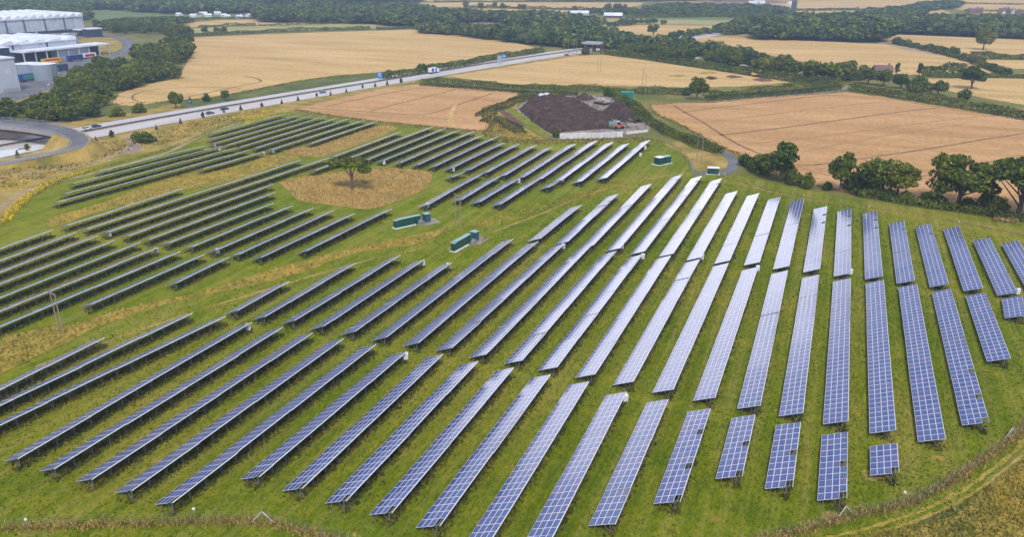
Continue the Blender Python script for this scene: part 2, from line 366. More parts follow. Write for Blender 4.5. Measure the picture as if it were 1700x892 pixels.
strip5 = [(960, 334), (1010, 316), (1040, 306), (1120, 288), (1100, 282), (1030, 293), (950, 322)]
sheet('lane_verge', [(1100, 238), (1130, 234), (1165, 248), (1198, 258), (1210, 264), (1208, 280), (1195, 284), (1156, 284), (1148, 272), (1135, 255)], 0.04, M_VERGE, 2, 0.8)
# wheat and stubble fields
sheet('wheat_field', [(490, 182), (560, 166), (650, 145), (700, 141), (780, 146), (858, 153), (858, 160), (832, 172), (800, 179), (796, 190), (812, 210), (806, 217), (780, 216), (700, 208), (630, 202), (560, 193)], 0.5, M_WHEAT, skirt=True)
sheet('wheat_field', [(1078, 176), (1130, 172), (1180, 172), (1275, 163), (1405, 154), (1480, 164), (1600, 184), (1760, 212), (1760, 372), (1640, 350), (1520, 331), (1400, 318), (1340, 305), (1270, 280), (1235, 258), (1198, 245), (1140, 212), (1090, 190)], 0.5, M_WHEAT, skirt=True)
sheet('stubble_field', [(188, 172), (200, 155), (240, 142), (298, 130), (310, 105), (319, 92), (320, 62), (520, 54), (680, 49), (760, 57), (850, 68), (897, 82), (840, 92), (700, 114), (630, 120), (560, 125), (500, 133), (430, 147), (350, 162), (280, 168), (215, 176)], 0.35, M_WHEATG, skirt=True)
sheet('stubble_field', [(740, 127), (850, 110), (960, 93), (1000, 91), (1100, 105), (1200, 120), (1310, 137), (1240, 143), (1150, 146), (1080, 144), (960, 142), (850, 140)], 0.35, M_WHEATG, skirt=True)
sheet('stubble_field', [(1130, 62), (1200, 61), (1330, 67), (1460, 73), (1540, 81), (1620, 104), (1650, 125), (1530, 125), (1440, 124), (1360, 108), (1290, 94), (1215, 82)], 0.35, M_WHEATG, skirt=True)
sheet('stubble_field', [(1455, 56), (1700, 66), (1900, 76), (1900, 100), (1600, 96), (1540, 80), (1465, 70)], 0.35, M_WHEATG, skirt=True)
sheet('stubble_field', [(1612, 99), (1900, 102), (1900, 116), (1660, 114)], 0.35, M_WHEATG, skirt=True)
sheet('stubble_field', [(1520, 131), (1700, 130), (1900, 140), (1900, 215), (1700, 175), (1590, 155), (1530, 140)], 0.3, M_WHEATG, skirt=True)
sheet('stubble_field', [(998, 47), (1060, 41), (1210, 43), (1218, 48), (1150, 61), (1100, 64), (1060, 60)], 0.35, M_WHEATG, skirt=True)
sheet('stubble_field', [(265, 44), (330, 36), (370, 33), (430, 32.5), (520, 37), (500, 41), (420, 41), (340, 43.5), (300, 46)], 0.3, M_WHEATG)
sheet('stubble_field', [(292, 49), (345, 45), (440, 42.5), (530, 39), (690, 41.5), (670, 45), (500, 51), (320, 56)], 0.3, M_STUBG)
sheet('green_field', [(120, 15), (180, 16), (260, 22), (285, 29), (260, 37), (170, 40), (140, 34)], 0.3, M_PAST)
sheet('ploughed_field', [(762, 39), (830, 35), (840, 36.5), (835, 46), (812, 47)], 0.3, M_PURP)
sheet('stubble_field', [(690, 4.5), (820, 3), (960, 3.5), (1070, 4), (1050, 14), (960, 15), (880, 13), (720, 11)], 0.3, M_WHEATG)
sheet('stubble_field', [(780, 14), (880, 14.5), (960, 17), (1055, 16), (990, 20), (955, 27), (900, 24), (830, 20)], 0.3, M_WHEATG)
sheet('stubble_field', [(700, -14), (1100, -16), (1100, 1.5), (820, 1), (700, 2)], 0.3, M_WHEATG)
sheet('green_field', [(985, 31), (1100, 28), (1200, 29), (1255, 33), (1225, 42), (1060, 40), (1005, 44), (985, 38)], 0.3, M_STUBG)
sheet('green_field', [(1010, 30), (1100, 28.5), (1200, 29.5), (1250, 32.5), (1200, 34), (1080, 32)], 0.33, M_PAST)
sheet('stubble_field', [(1170, 66), (1200, 59), (1248, 55.5), (1262, 64), (1256, 66)], 0.3, M_VERGE)
sheet('stubble_field', [(1100, -14), (1500, -18), (1900, -14), (1900, 26), (1640, 22), (1570, 13), (1500, 9), (1480, 12), (1400, 15), (1320, 17), (1250, 8), (1100, 2)], 0.3, M_WHEATG)
sheet('stubble_field', [(1290, 17), (1420, 17.5), (1410, 24), (1310, 23)], 0.32, M_WHEATG)
sheet('stubble_field', [(1528, 14), (1565, 16), (1580, 22), (1545, 26), (1525, 22)], 0.32, M_WHEATG)
sheet('stubble_field', [(1600, 96.5), (1610, 97), (1600, 99), (1500, 82), (1470, 74), (1455, 72), (1462, 70)], 0.42, M_TRACK)
sheet('ploughed_field', [(1150, 2), (1290, 1), (1330, 4), (1200, 8)], 0.32, M_PURP)
# tramlines in the two wheat fields
def tram(px, wd=0.8, z=0.52):
    P = smooth_open([at(*p) for p in px], 2); P = resample(P, 2.5, 0.12, closed=False)
    strip('tramline', P, wd, wd, z, M_TRAM, jit=0.12)
tram([(495, 179), (560, 184), (620, 188), (690, 193), (720, 190), (790, 165), (818, 156)])
tram([(538, 179), (560, 174), (640, 156), (700, 146), (760, 150), (820, 153)])
tram([(614, 186), (650, 176), (700, 164), (756, 150)])
tram([(700, 194), (720, 197), (750, 200)], 0.35)
sheet('worn_patch', [(742, 205), (744, 190), (752, 178), (760, 172), (757, 182), (750, 190), (756, 204), (754, 214), (746, 214)], 0.53, M_WHEATG, 2, 0.6, smooth=1)
tram([(1118, 176), (1140, 190), (1165, 203), (1195, 224), (1240, 250), (1300, 270)])
tram([(1133, 188), (1180, 181), (1275, 171), (1360, 160), (1405, 158)])
tram([(1165, 205), (1250, 196), (1340, 184), (1420, 175), (1478, 169)], 0.3)
tram([(1195, 226), (1275, 217), (1400, 200), (1500, 186), (1560, 180)])
tram([(1440, 156), (1500, 169), (1560, 180), (1640, 191), (1720, 202)])
tram([(1240, 241), (1330, 232), (1500, 210), (1600, 197), (1660, 193)], 0.3)
tram([(1322, 275), (1345, 277), (1400, 270), (1480, 258), (1560, 246), (1640, 232), (1720, 220)])
tram([(1330, 254), (1460, 228), (1600, 208)], 0.25)
tram([(1620, 276), (1700, 258), (1740, 252)], 0.35)
tram([(1500, 300), (1560, 290), (1640, 270)], 0.3)
tram([(1322, 277), (1350, 288), (1390, 296)], 0.3)
tram([(270, 170), (330, 158), (400, 143), (424, 138), (436, 136), (425, 130), (405, 127)], 0.9, 0.37)
tram([(240, 172), (216, 165), (226, 155), (260, 148), (340, 145), (400, 147)], 0.7, 0.37)
M_TRAMF = two_tone('faint_tramline', (0.30, 0.18, 0.08), (0.40, 0.25, 0.115), (0.52, 0.33, 0.16), 0.1, 1.2)
M_TRAMS = two_tone('faint_stubble_line', (0.34, 0.235, 0.10), (0.46, 0.32, 0.14), (0.60, 0.43, 0.21), 0.06, 0.8)
def fine_lines(px_poly, p, q, gap, wd, z, mat, pair=0.9):
    """parallel drilled lines across a field, along the direction p to q"""
    Wp = [at(*c) for c in px_poly]; a, b = np.array(at(*p)), np.array(at(*q)); d = (b - a) / np.linalg.norm(b - a); nn = np.array([-d[1], d[0]])
    us = [(np.array(c) - a) @ d for c in Wp]; vs = [(np.array(c) - a) @ nn for c in Wp]; mb = MB(); v = min(vs) + gap * .6
    while v < max(vs):
        for o_ in ((-pair, pair) if pair else (0,)):
            prev = None; ph = random.uniform(0, 6)
            for u in np.arange(min(us), max(us), 4.0):
                c = a + d * u + nn * (v + o_ + .35 * math.sin(u / 37 + ph)); ok = inside(c, Wp)
                if ok and prev is not None and random.random() > .06:
                    w1, w2 = wd * random.uniform(.6, 1.2), wd * random.uniform(.6, 1.2)
                    mb.poly([(*(prev - nn * w1), z), (*(c - nn * w2), z), (*(c + nn * w2), z), (*(prev + nn * w1), z)])
                prev = c if ok else None
        v += gap * random.uniform(.93, 1.07)
    tag(mb.build('drill_lines', mat), kind='structure')
def inside(p, poly):
    c = False; n = len(poly); j = n - 1
    for i in range(n):
        if ((poly[i][1] > p[1]) != (poly[j][1] > p[1])) and (p[0] < (poly[j][0] - poly[i][0]) * (p[1] - poly[i][1]) / (poly[j][1] - poly[i][1]) + poly[i][0]): c = not c
        j = i
    return c
fine_lines([(1085, 178), (1130, 174), (1275, 165), (1405, 156), (1480, 166), (1600, 186), (1740, 212), (1740, 366), (1640, 346), (1520, 327), (1400, 314), (1340, 300), (1240, 258), (1140, 212)], (1250, 196), (1478, 169), 11, .17, .512, M_TRAMF)
fine_lines([(500, 182), (560, 168), (650, 147), (780, 148), (850, 155), (830, 171), (794, 184), (800, 206), (700, 206), (560, 191)], (614, 186), (756, 150), 11, .17, .512, M_TRAMF)
fine_lines([(200, 170), (210, 155), (298, 132), (320, 92), (325, 64), (680, 51), (850, 70), (885, 82), (700, 112), (560, 123), (350, 160), (280, 166)], (330, 130), (850, 78), 16, .3, .362, M_TRAMS, 0)
fine_lines([(760, 127), (960, 95), (1100, 107), (1290, 136), (1080, 142), (850, 139)], (760, 128), (960, 96), 14, .25, .362, M_TRAMS, 0)
fine_lines([(1150, 63), (1330, 69), (1540, 83), (1640, 122), (1440, 122), (1290, 93)], (1250, 70), (1600, 115), 18, .35, .362, M_TRAMS, 0)
# ------------------------------------------------------------------ roads
mc = [at(*p) for p in [(-160, 272), (-60, 255), (0, 243.5), (99, 226.5), (145, 219), (200, 208.5), (275, 195), (350, 182), (425, 169), (625, 136), (850, 99), (960, 83.5), (1010, 76.5)]]
mc = smooth_open(mc, 3); mc = [np.array(p) for p in mc]
mc = np.array([p + (np.array([0, 0])) for p in mc])
strip('motorway', mc, 13, 16, 0.10, M_CONC)
strip('motorway_central_reserve', mc, 1.3, 1.3, 0.14, M_TRACK)
for off in (12.2, 8.6, 5.0, -5.0, -8.6, -12.2): pass
def dashes(P, off, name, ln=3.0, gap=6.0, wd=0.12, z=0.125, solid=False):
    L = offset_line(P, off); mb = MB(); acc = 0
    seg = np.linalg.norm(np.diff(L, axis=0), axis=1); cum = np.concatenate([[0], np.cumsum(seg)])
    def pt(s): return np.array([np.interp(s, cum, L[:, 0]), np.interp(s, cum, L[:, 1])])
    s = 0
    while s < cum[-1] - ln:
        a, b = pt(s), pt(s + ln); d = (b - a) / (np.linalg.norm(b - a) + 1e-9); nn = np.array([-d[1], d[0]]) * wd
        mb.poly([(*(a - nn), z), (*(b - nn), z), (*(b + nn), z), (*(a + nn), z)]); s += ln + (0 if solid else gap)
    return tag(mb.build(name, M_PAINT), kind='structure')
for off in (5.6, 9.2, -5.6, -9.2): dashes(mc, off, 'lane_markings')
for off in (12.6, 2.1, -2.1, -12.6): dashes(mc, off, 'edge_lines', 8, 0, 0.1, solid=True)
for off in (0.7, -0.7):                                   # two crash barriers
    L = offset_line(mc, off)[::2]
    mb = MB()
    for a, b in zip(L[:-1], L[1:]):
        d = b - a; ln_ = np.linalg.norm(d); d /= ln_; nn = np.array([-d[1], d[0]]) * 0.06
        for z0, z1 in ((0.5, 0.82),):
            P = [a - nn, b - nn, b + nn, a + nn]; mb.poly([(*P[0], z1), (*P[1], z1), (*P[2], z1), (*P[3], z1)])
            mb.poly([(*P[0], z0), (*P[1], z0), (*P[1], z1), (*P[0], z1)]); mb.poly([(*P[2], z0), (*P[3], z0), (*P[3], z1), (*P[2], z1)])
    r = empty('crash_barrier', (0, 0, 0), 0, 'grey steel crash barrier in the middle of the motorway, ' + ('far carriageway side' if off > 0 else 'near carriageway side'), 'crash barrier', 'central reserve barriers')
    mb.build('rail', M_DARKST, r)
    pm = MB(); pm.box(-.06, .06, -.06, .06, 0.14, .8); pme = pm.mesh('post', M_DARKST)
    tot = np.vstack([L[:-1] + (L[1:] - L[:-1]) * t for t in (0.0, 0.5)])
    tot = tot[np.argsort(tot[:, 1])][:100]
    for p in tot: obj('post', pme, r, (p[0], p[1], 0))
sheet('slip_lane', [(-40, 272), (0, 262.5), (45, 253), (100, 241), (104, 233), (60, 241), (0, 251), (-40, 258)], 0.115, M_WCONC, 6, 0.1)
sheet('resurfaced_patch', [(30, 247), (52, 243), (52, 245.5), (30, 249.5)], 0.13, M_ASPH, 6, 0.1)
sheet('resurfaced_patch', [(84, 237), (100, 233.5), (100, 236), (84, 238.5)], 0.13, M_ASPH, 6, 0.1)
# distant motorway and slip road on the right
strip('distant_motorway', [at(1130, 66), at(1148, 61.5), at(1175, 59), at(1205, 55), at(1240, 50)], 12, 12, 0.4, M_CONC)
strip('distant_slip_road', [at(1150, 95), at(1162, 97.5), at(1200, 104), at(1235, 109), at(1260, 113)], 3, 3, 0.42, M_CONC)
# industrial estate road
ir = smooth_open([at(*p) for p in [(-60, 190), (0, 172), (50, 155), (90, 140), (130, 121), (150, 113), (185, 98), (200, 90), (212, 82), (216, 74), (210, 66), (190, 60), (170, 57)]], 3)
strip('estate_road', ir, 5, 5, 0.09, M_ASPH); dashes(np.array(ir), 0, 'centre_line', 3, 5, 0.12, 0.12)
sheet('factory_yard', [(-80, 178), (0, 165), (60, 148), (100, 132), (118, 122), (140, 108), (165, 90), (150, 72), (130, 60), (40, 52), (-100, 60), (-150, 100)], 0.06, M_ASPH, 8, 0.3)
sheet('dry_verge', [(128, 66), (150, 62), (185, 62), (203, 70), (203, 80), (190, 86), (168, 86), (140, 80)], 0.075, M_VERGE, 6, 0.8)
sheet('dry_verge', [(60, 152), (92, 140), (140, 121), (150, 118), (140, 126), (95, 146), (30, 170), (0, 182), (0, 177)], 0.075, M_VERGE, 4, 0.5)
sheet('dry_verge', [(213, 60), (225, 68), (228, 78), (215, 88), (205, 95), (225, 92), (270, 88), (285, 75), (270, 60), (235, 56)], 0.075, M_BASE, 6, 0.8)
# tracks by the slip road
strip('dusty_track', smooth_open([at(*p) for p in [(-60, 305), (0, 292), (80, 284), (150, 272), (190, 258), (212, 246), (222, 238), (216, 230)]], 3), 1.6, 1.6, 0.06, M_TRACK, jit=0.25)
strip('dusty_track', smooth_open([at(*p) for p in [(-60, 400), (0, 345), (30, 322), (80, 304), (150, 290), (220, 270), (290, 250), (330, 226), (390, 205), (470, 190)]], 3), 1.0, 1.0, 0.055, M_TRACK, jit=0.25)
strip('dusty_track', smooth_open([at(*p) for p in [(215, 228), (222, 236), (228, 244), (215, 254)]], 3), 2.6, 2.6, 0.062, M_SOIL, jit=0.2)
# lane to the yard and the solar farm gate
strip('access_lane', smooth_open([at(*p) for p in [(1150, 287), (1180, 289), (1205, 287), (1216, 279), (1218, 268), (1210, 258), (1200, 253), (1180, 246)]], 3), 2.0, 2.0, 0.08, M_ASPH)
strip('access_lane', smooth_open([at(*p) for p in [(1180, 169), (1230, 165), (1275, 161), (1340, 156), (1395, 151), (1402, 146), (1408, 143)]], 3), 1.2, 1.2, 0.085, M_SOIL)
# wheel tracks round the solar farm
for offp in ((0, 0), (11, 9)):
    strip('wheel_track', smooth_open([at(p[0] + offp[0], p[1] + offp[1]) for p in [(1240, 920), (1390, 892), (1480, 868), (1560, 838), (1630, 795), (1690, 745), (1730, 700)]], 3), 0.28, 0.28, 0.068, M_TAWNYG, jit=0.2)
strip('wheel_track', smooth_open([at(*p) for p in [(1200, 296), (1300, 325), (1400, 340), (1500, 355), (1600, 368), (1720, 392)]], 3), 0.45, 0.45, 0.06, M_VERGE, jit=0.3)
strip('wheel_track', smooth_open([at(*p) for p in [(740, 415), (820, 385), (900, 355), (980, 320), (1060, 300), (1130, 288), (1150, 287)]], 3), 0.5, 0.5, 0.055, M_VERGE, jit=0.35)
strip('wheel_track', smooth_open([at(*p) for p in [(60, 610), (200, 560), (330, 515), (450, 480), (560, 445), (700, 412)]], 3), 0.5, 0.5, 0.055, M_VERGE, jit=0.35)
for i, (bx, by, sc) in enumerate([(1448, 790, 2.2), (1500, 770, 1.6), (1555, 762, 1.4), (1380, 858, 2.2), (1290, 683, .8), (640, 368, 1.2), (1185, 862, 1.0), (1510, 822, 1.5), (1182, 412, 1.2)]):
    c = at(bx, by); sheet('bare_patch', [(c[0] + math.cos(a) * sc * random.uniform(.5, 1.3), c[1] + .7 * math.sin(a) * sc * random.uniform(.5, 1.3)) for a in np.linspace(0, 5.6, 8)], 0.05 + i * .001, M_VERGE, .5, 0.3, smooth=1, world=True)
# ------------------------------------------------------------------ foliage
def leaf_quads(P, Nn, size, flat=0.55, up=0.0):
    """quads of the given size at points P facing roughly along Nn"""
    n = len(P); Nn = Nn + rng.normal(0, flat, (n, 3)); Nn[:, 2] += up; Nn /= np.linalg.norm(Nn, axis=1)[:, None] + 1e-9
    a = rng.normal(0, 1, (n, 3)); a -= Nn * (a * Nn).sum(1)[:, None]; a /= np.linalg.norm(a, axis=1)[:, None] + 1e-9
    b = np.cross(Nn, a); s = (size * rng.uniform(0.55, 1.35, n))[:, None] * 0.5; k = rng.uniform(0.55, 1.0, n)[:, None]
    V = np.empty((n, 4, 3), np.float32)
    V[:, 0] = P - a * s - b * s * k; V[:, 1] = P + a * s * rng.uniform(.5, 1.1, (n, 1)) - b * s * k; V[:, 2] = P + a * s + b * s * k; V[:, 3] = P - a * s * rng.uniform(.5, 1.1, (n, 1)) + b * s * k
    return V.reshape(-1, 3)
def blob_points(blobs, dens):
    Ps, Ns = [], []
    for (cx, cy, cz, rx, ry, rz) in blobs:
        n = max(8, int(dens * 4 * math.pi * ((rx * ry + ry * rz + rx * rz) / 3)))
        d = rng.normal(0, 1, (n, 3)); d /= np.linalg.norm(d, axis=1)[:, None]
        rr = (rng.uniform(0.72, 1.08, n))[:, None]
        Ps.append(np.array([cx, cy, cz]) + d * rr * np.array([rx, ry, rz])); Ns.append(d)
    return np.vstack(Ps), np.vstack(Ns)
def crown_blobs(h, r, base, kind):
    B = []; c = base + (h - base) / 2; hz_ = (h - base) / 2
    if kind == 'round':
        for _ in range(15):
            t = rng.uniform(0, 2 * math.pi); u = rng.uniform(-0.75, 0.85); q = math.sqrt(max(0, 1 - u * u)) * rng.uniform(.45, .8)
            s = rng.uniform(.28, .46) * r; B.append((math.cos(t) * q * r, math.sin(t) * q * r, c + u * hz_ * .72, s * 1.1, s * 1.1, s * .85))
        B.append((0, 0, c, r * .55, r * .55, hz_ * .7))
    elif kind == 'tall':
        for _ in range(24):
            t = rng.uniform(0, 2 * math.pi); u = rng.uniform(-0.9, 0.95); q = (1 - max(0, u) ** 1.5 * .8) * rng.uniform(.3, .75)
            s = rng.uniform(.26, .42) * r; B.append((math.cos(t) * q * r, math.sin(t) * q * r, c + u * hz_ * .85, s, s, s * .9))
        B.append((0, 0, c, r * .4, r * .4, hz_ * .75))
    elif kind == 'open':
        for _ in range(30):
            t = rng.uniform(0, 2 * math.pi); u = rng.uniform(-0.7, 0.9); q = rng.uniform(.25, 1.0) * math.sqrt(max(.1, 1 - u * u * .8))
            s = rng.uniform(.2, .32) * r; B.append((math.cos(t) * q * r, math.sin(t) * q * r, c + u * hz_ * .8, s * 1.25, s * 1.25, s * .6))
    elif kind == 'flat':
        for _ in range(16):
            t = rng.uniform(0, 2 * math.pi); q = rng.uniform(.1, 1.0) ** .6; u = 0.8 * (1 - q * q) + rng.uniform(-.35, .2)
            s = rng.uniform(.2, .34) * r; B.append((math.cos(t) * q * r, math.sin(t) * q * r, c + u * hz_ * .8, s * 1.3, s * 1.3, s * .5))
    elif kind == 'bush':
        for _ in range(12):
            t = rng.uniform(0, 2 * math.pi); q = rng.uniform(0, .7); s = rng.uniform(.35, .55) * r
            z_ = rng.uniform(.25, 1 - .75 * q) * h * .85; B.append((math.cos(t) * q * r, math.sin(t) * q * r, max(s * .5, z_), s, s, min(s, h * .32)))
    elif kind == 'conifer':
        for i in range(9):
            u = i / 8; q = (1 - u) * r * .8 + .3
            B.append((rng.uniform(-.2, .2), rng.uniform(-.2, .2), base + u * (h - base) * .93, q, q, h * .09))
    return B
def trunk_mesh(h, base, r, blobs, name='trunk'):
    mb = MB(); tr = h * 0.032 + .06
    mb.tube((0, 0, -.05), (h * .01, 0, base * .6), tr * 1.25, tr, 7); mb.tube((h * .01, 0, base * .6), (0, h * .01, base + (h - base) * .45), tr, tr * .45, 7)
    for b in blobs[:8]:
        z0 = base * .7 + rng.uniform(0, .25) * (h - base)
        mb.tube((0, 0, z0), (b[0] * .85, b[1] * .85, b[2] - b[5] * .2), tr * .42, tr * .12, 5)
    return mb.mesh(name, M_BARK)
PROTO = {}
def proto(kind, h, r, base, dens, size, mat, var=0):
    key = (kind, var)
    B = crown_blobs(h, r, base, kind); P, Nn = blob_points(B, dens)
    keep = P[:, 2] > 0.1; P, Nn = P[keep], Nn[keep]
    Q = leaf_quads(P, Nn, size)
    PROTO[key] = dict(h=h, r=r, crown=mesh_quads('crown', Q, [mat]), trunk=trunk_mesh(h, base, r, B), Q=Q)
for i in range(3): proto('round', 10, 4.8, 1.8, 3.6, 0.62, M_LEAF, i)
for i in range(2): proto('tall', 12, 3.6, 2.0, 3.6, 0.60, M_LEAFD, i)
for i in range(3): proto('open', 11, 5.4, 2.2, 6.5, 0.55, M_LEAF, i)
proto('flat', 10, 5.8, 4.4, 8.5, 0.55, M_LEAFD, 0)
for i in range(3): proto('bush', 4, 3.2, 0, 4.0, 0.50, M_LEAFD, i)
# low detail: trunk and crown in one mesh
LOW = {}
def low(kind, h, r, base, dens, size, mat, var):
    B = crown_blobs(h, r, base, kind); P, Nn = blob_points(B, dens); keep = P[:, 2] > 0.1; P, Nn = P[keep], Nn[keep]
    Q = leaf_quads(P, Nn, size)
    t = []
    for k in range(4):
        a0, a1 = k * math.pi / 2, (k + 1) * math.pi / 2
        t += [(.35 * math.cos(a0), .35 * math.sin(a0), 0), (.35 * math.cos(a1), .35 * math.sin(a1), 0), (.2 * math.cos(a1), .2 * math.sin(a1), h * .5), (.2 * math.cos(a0), .2 * math.sin(a0), h * .5)]
    V = np.vstack([Q, np.array(t, np.float32)]); idx = [0] * (len(Q) // 4) + [1] * 4
    LOW[(kind, var)] = dict(h=h, r=r, mesh=mesh_quads('broadleaf_tree', V, [mat, M_BARK], idx), Q=Q)
for i in range(4): low('round', 10, 5.4, 1.0, 1.6, 1.05, M_LEAF, i)
for i in range(2): low('tall', 12, 4.0, 1.2, 1.6, 1.0, M_LEAFD, i)
low('conifer', 11, 3.2, 1.0, 2.2, 0.9, M_LEAFD, 0)
for i in range(2): low('bush', 5, 4.0, 0, 1.8, 0.9, M_LEAF, i)
for i in range(3):                                      # far woods
    B = crown_blobs(10, 5.6, .5, 'round'); P, Nn = blob_points(B, 0.55); keep = P[:, 2] > 2.5
    LOW[('far', i)] = dict(h=10, r=5.6, Q=leaf_quads(P[keep], Nn[keep], 1.7))
NTREE = [0]
def tree(px, py, h, kind='round', label='', var=None, wide=1.0, group=None, name='broadleaf_tree', world=None, cat='tree'):
    x, y = world if world else at(px, py)
    ks = [k for k in PROTO if k[0] == kind]; k = ks[NTREE[0] % len(ks)] if var is None else (kind, var); NTREE[0] += 1
    p = PROTO[k]; s = h / p['h']; rz = random.uniform(0, 6.28)
    r = empty(name, (x, y, 0.0), rz, label, cat, group); r.scale = (s * wide, s * wide, s)
    obj('trunk', p['trunk'], r); obj('crown', p['crown'], r)
    return r
def low_tree(x, y, h, kind, label, group, name='broadleaf_tree', wide=1.0, cat='tree'):
    ks = [k for k in LOW if k[0] == kind]; k = random.choice(ks); p = LOW[k]; s = h / p['h']; NTREE[0] += 1
    o = obj(name, p['mesh'], None, (x, y, 0), (0, 0, random.uniform(0, 6.28))); o.scale = (s * wide, s * wide * random.uniform(.85, 1.15), s)
    return tag(o, label, cat, group)
def inside(p, poly):
    c = False; n = len(poly); j = n - 1
    for i in range(n):
        if ((poly[i][1] > p[1]) != (poly[j][1] > p[1])) and (p[0] < (poly[j][0] - poly[i][0]) * (p[1] - poly[i][1]) / (poly[j][1] - poly[i][1]) + poly[i][0]): c = not c
        j = i
    return c
def grid_in(px_poly, sp, world=False):
    W = px_poly if world else [at(*p) for p in px_poly]
    xs = [p[0] for p in W]; ys = [p[1] for p in W]; o = []
    y = min(ys); row = 0
    while y < max(ys):
        x = min(xs) + (row % 2) * sp / 2
        while x < max(xs):
            q = (x + random.uniform(-.35, .35) * sp, y + random.uniform(-.35, .35) * sp)
            if inside(q, W): o.append(q)
            x += sp
        y += sp * .87; row += 1
    return o
CLEAR = [(290, 22.5, 432, 37), (566, 27, 580, 44), (938, 22, 980, 40), (1004, 24, 1032, 40)]
def wood_stuff(name, px_poly, sp, h, label, maxn=2500, mat=None):
    """a far wood that reads as one mass"""
    pts = [p for p in grid_in(px_poly, sp) if not any(c[0] < px_of(*p)[0] < c[2] and c[1] < px_of(*p)[1] < c[3] for c in CLEAR)]
    if len(pts) > maxn: pts = random.sample(pts, maxn)
    Vs = []
    for (x, y) in pts:
        p = LOW[('far', random.randrange(3))]; s = h / 10 * random.uniform(.75, 1.25); a = random.uniform(0, 6.28); w_ = s * sp / 9.0
        c, sn = math.cos(a), math.sin(a); Q = p['Q']
        Vs.append(np.stack([(Q[:, 0] * c - Q[:, 1] * sn) * w_ + x, (Q[:, 0] * sn + Q[:, 1] * c) * w_ + y, Q[:, 2] * s], 1))
    o = obj(name, mesh_quads(name, np.vstack(Vs), [mat or M_WOOD_L])); tag(o, label, 'wood', kind='stuff')
    return o
HEDGE_N = [0]
def hedge(px, wd, h, label, mat=None, size=0.55, dens=5.0, rough=0.5, cat='hedge', name='hedge', base=True):
    P = np.array(resample(smooth_open([at(*p) for p in px], 1), 1.2, 0, closed=False))
    seg = np.linalg.norm(np.diff(P, axis=0), axis=1); L = seg.sum(); cum = np.concatenate([[0], np.cumsum(seg)])
    n = min(45000, int(L * (wd + 2 * h) * dens)); s = rng.uniform(0, L, n); t = rng.uniform(0, 1, n)
    ph = rng.uniform(0, 6.28, 4)
    hh = h * (1 + rough * .35 * (np.sin(s / 5.3 + ph[0]) * .5 + np.sin(s / 2.1 + ph[1]) * .3 + np.sin(s / 13 + ph[2]) * .6))
    ww = wd * (1 + rough * .3 * np.sin(s / 4.1 + ph[3]))
    x = np.interp(s, cum, P[:, 0]); y = np.interp(s, cum, P[:, 1])
    dx = np.interp(s + 1, cum, P[:, 0]) - np.interp(s - 1, cum, P[:, 0]); dy = np.interp(s + 1, cum, P[:, 1]) - np.interp(s - 1, cum, P[:, 1])
    l = np.hypot(dx, dy) + 1e-9; nx, ny = -dy / l, dx / l
    ang = t * math.pi                      # arch profile, squarish
    ca, sa = np.cos(ang), np.sin(ang); ex = .6 if rough < .3 else .8
    u = np.sign(ca) * np.abs(ca) ** ex * ww / 2; z = np.abs(sa) ** ex * hh
    k = rng.uniform(.8, 1.06, n)
    PT = np.stack([x + nx * u * k, y + ny * u * k, z * k + .1], 1); NN = np.stack([nx * ca, ny * ca, sa], 1)
    o = obj(name, mesh_quads(name, leaf_quads(PT, NN, size * (1.0)), [mat or M_HEDGE])); tag(o, label, cat)
    HEDGE_N[0] += 1
    return o
def tufts(name, pts, h, wd, mat, label, cat=None, per=2, parent=None, kind='stuff', lean=.35):
    """upright clumps of blades as crossed quads; pts (n,2) or (n,3)"""
    pts = np.asarray(pts, float); n = len(pts) * per; B = np.repeat(pts[:, :2], per, 0) + rng.normal(0, wd * .3, (n, 2))
    z0 = np.repeat(pts[:, 2] if pts.shape[1] > 2 else np.full(len(pts), .03), per)
    a = rng.uniform(0, math.pi, n); hh = h * rng.uniform(.4, 1.25, n); w2 = wd * rng.uniform(.3, .7, n)
    lx = rng.normal(0, lean, n) * hh; ly = rng.normal(0, lean, n) * hh
    V = np.empty((n, 4, 3)); c, s = np.cos(a), np.sin(a)
    V[:, 0] = np.stack([B[:, 0] - c * w2, B[:, 1] - s * w2, z0], 1); V[:, 1] = np.stack([B[:, 0] + c * w2, B[:, 1] + s * w2, z0], 1)
    k = rng.uniform(.3, .9, n)
    V[:, 2] = np.stack([B[:, 0] + c * w2 * k + lx, B[:, 1] + s * w2 * k + ly, z0 + hh], 1); V[:, 3] = np.stack([B[:, 0] - c * w2 * k + lx, B[:, 1] - s * w2 * k + ly, z0 + hh * rng.uniform(.6, 1, n)], 1)
    o = obj(name, mesh_quads(name, V.reshape(-1, 3), [mat]), parent); tag(o, label, cat, kind=kind)
    return o
def scatter_poly(px_poly, dens, world=False, z=.03):
    W = px_poly if world else [at(*p) for p in px_poly]
    xs = [p[0] for p in W]; ys = [p[1] for p in W]
    n = int((max(xs) - min(xs)) * (max(ys) - min(ys)) * dens); n = min(n, 400000)
    X = rng.uniform(min(xs), max(xs), n); Y = rng.uniform(min(ys), max(ys), n)
    c = np.zeros(n, bool); j = len(W) - 1
    for i in range(len(W)):
        yi, yj = W[i][1], W[j][1]
        if yi != yj:
            m_ = ((yi > Y) != (yj > Y)) & (X < (W[j][0] - W[i][0]) * (Y - yi) / (yj - yi) + W[i][0]); c ^= m_
        j = i
    return np.stack([X[c], Y[c], np.full(c.sum(), z)], 1)

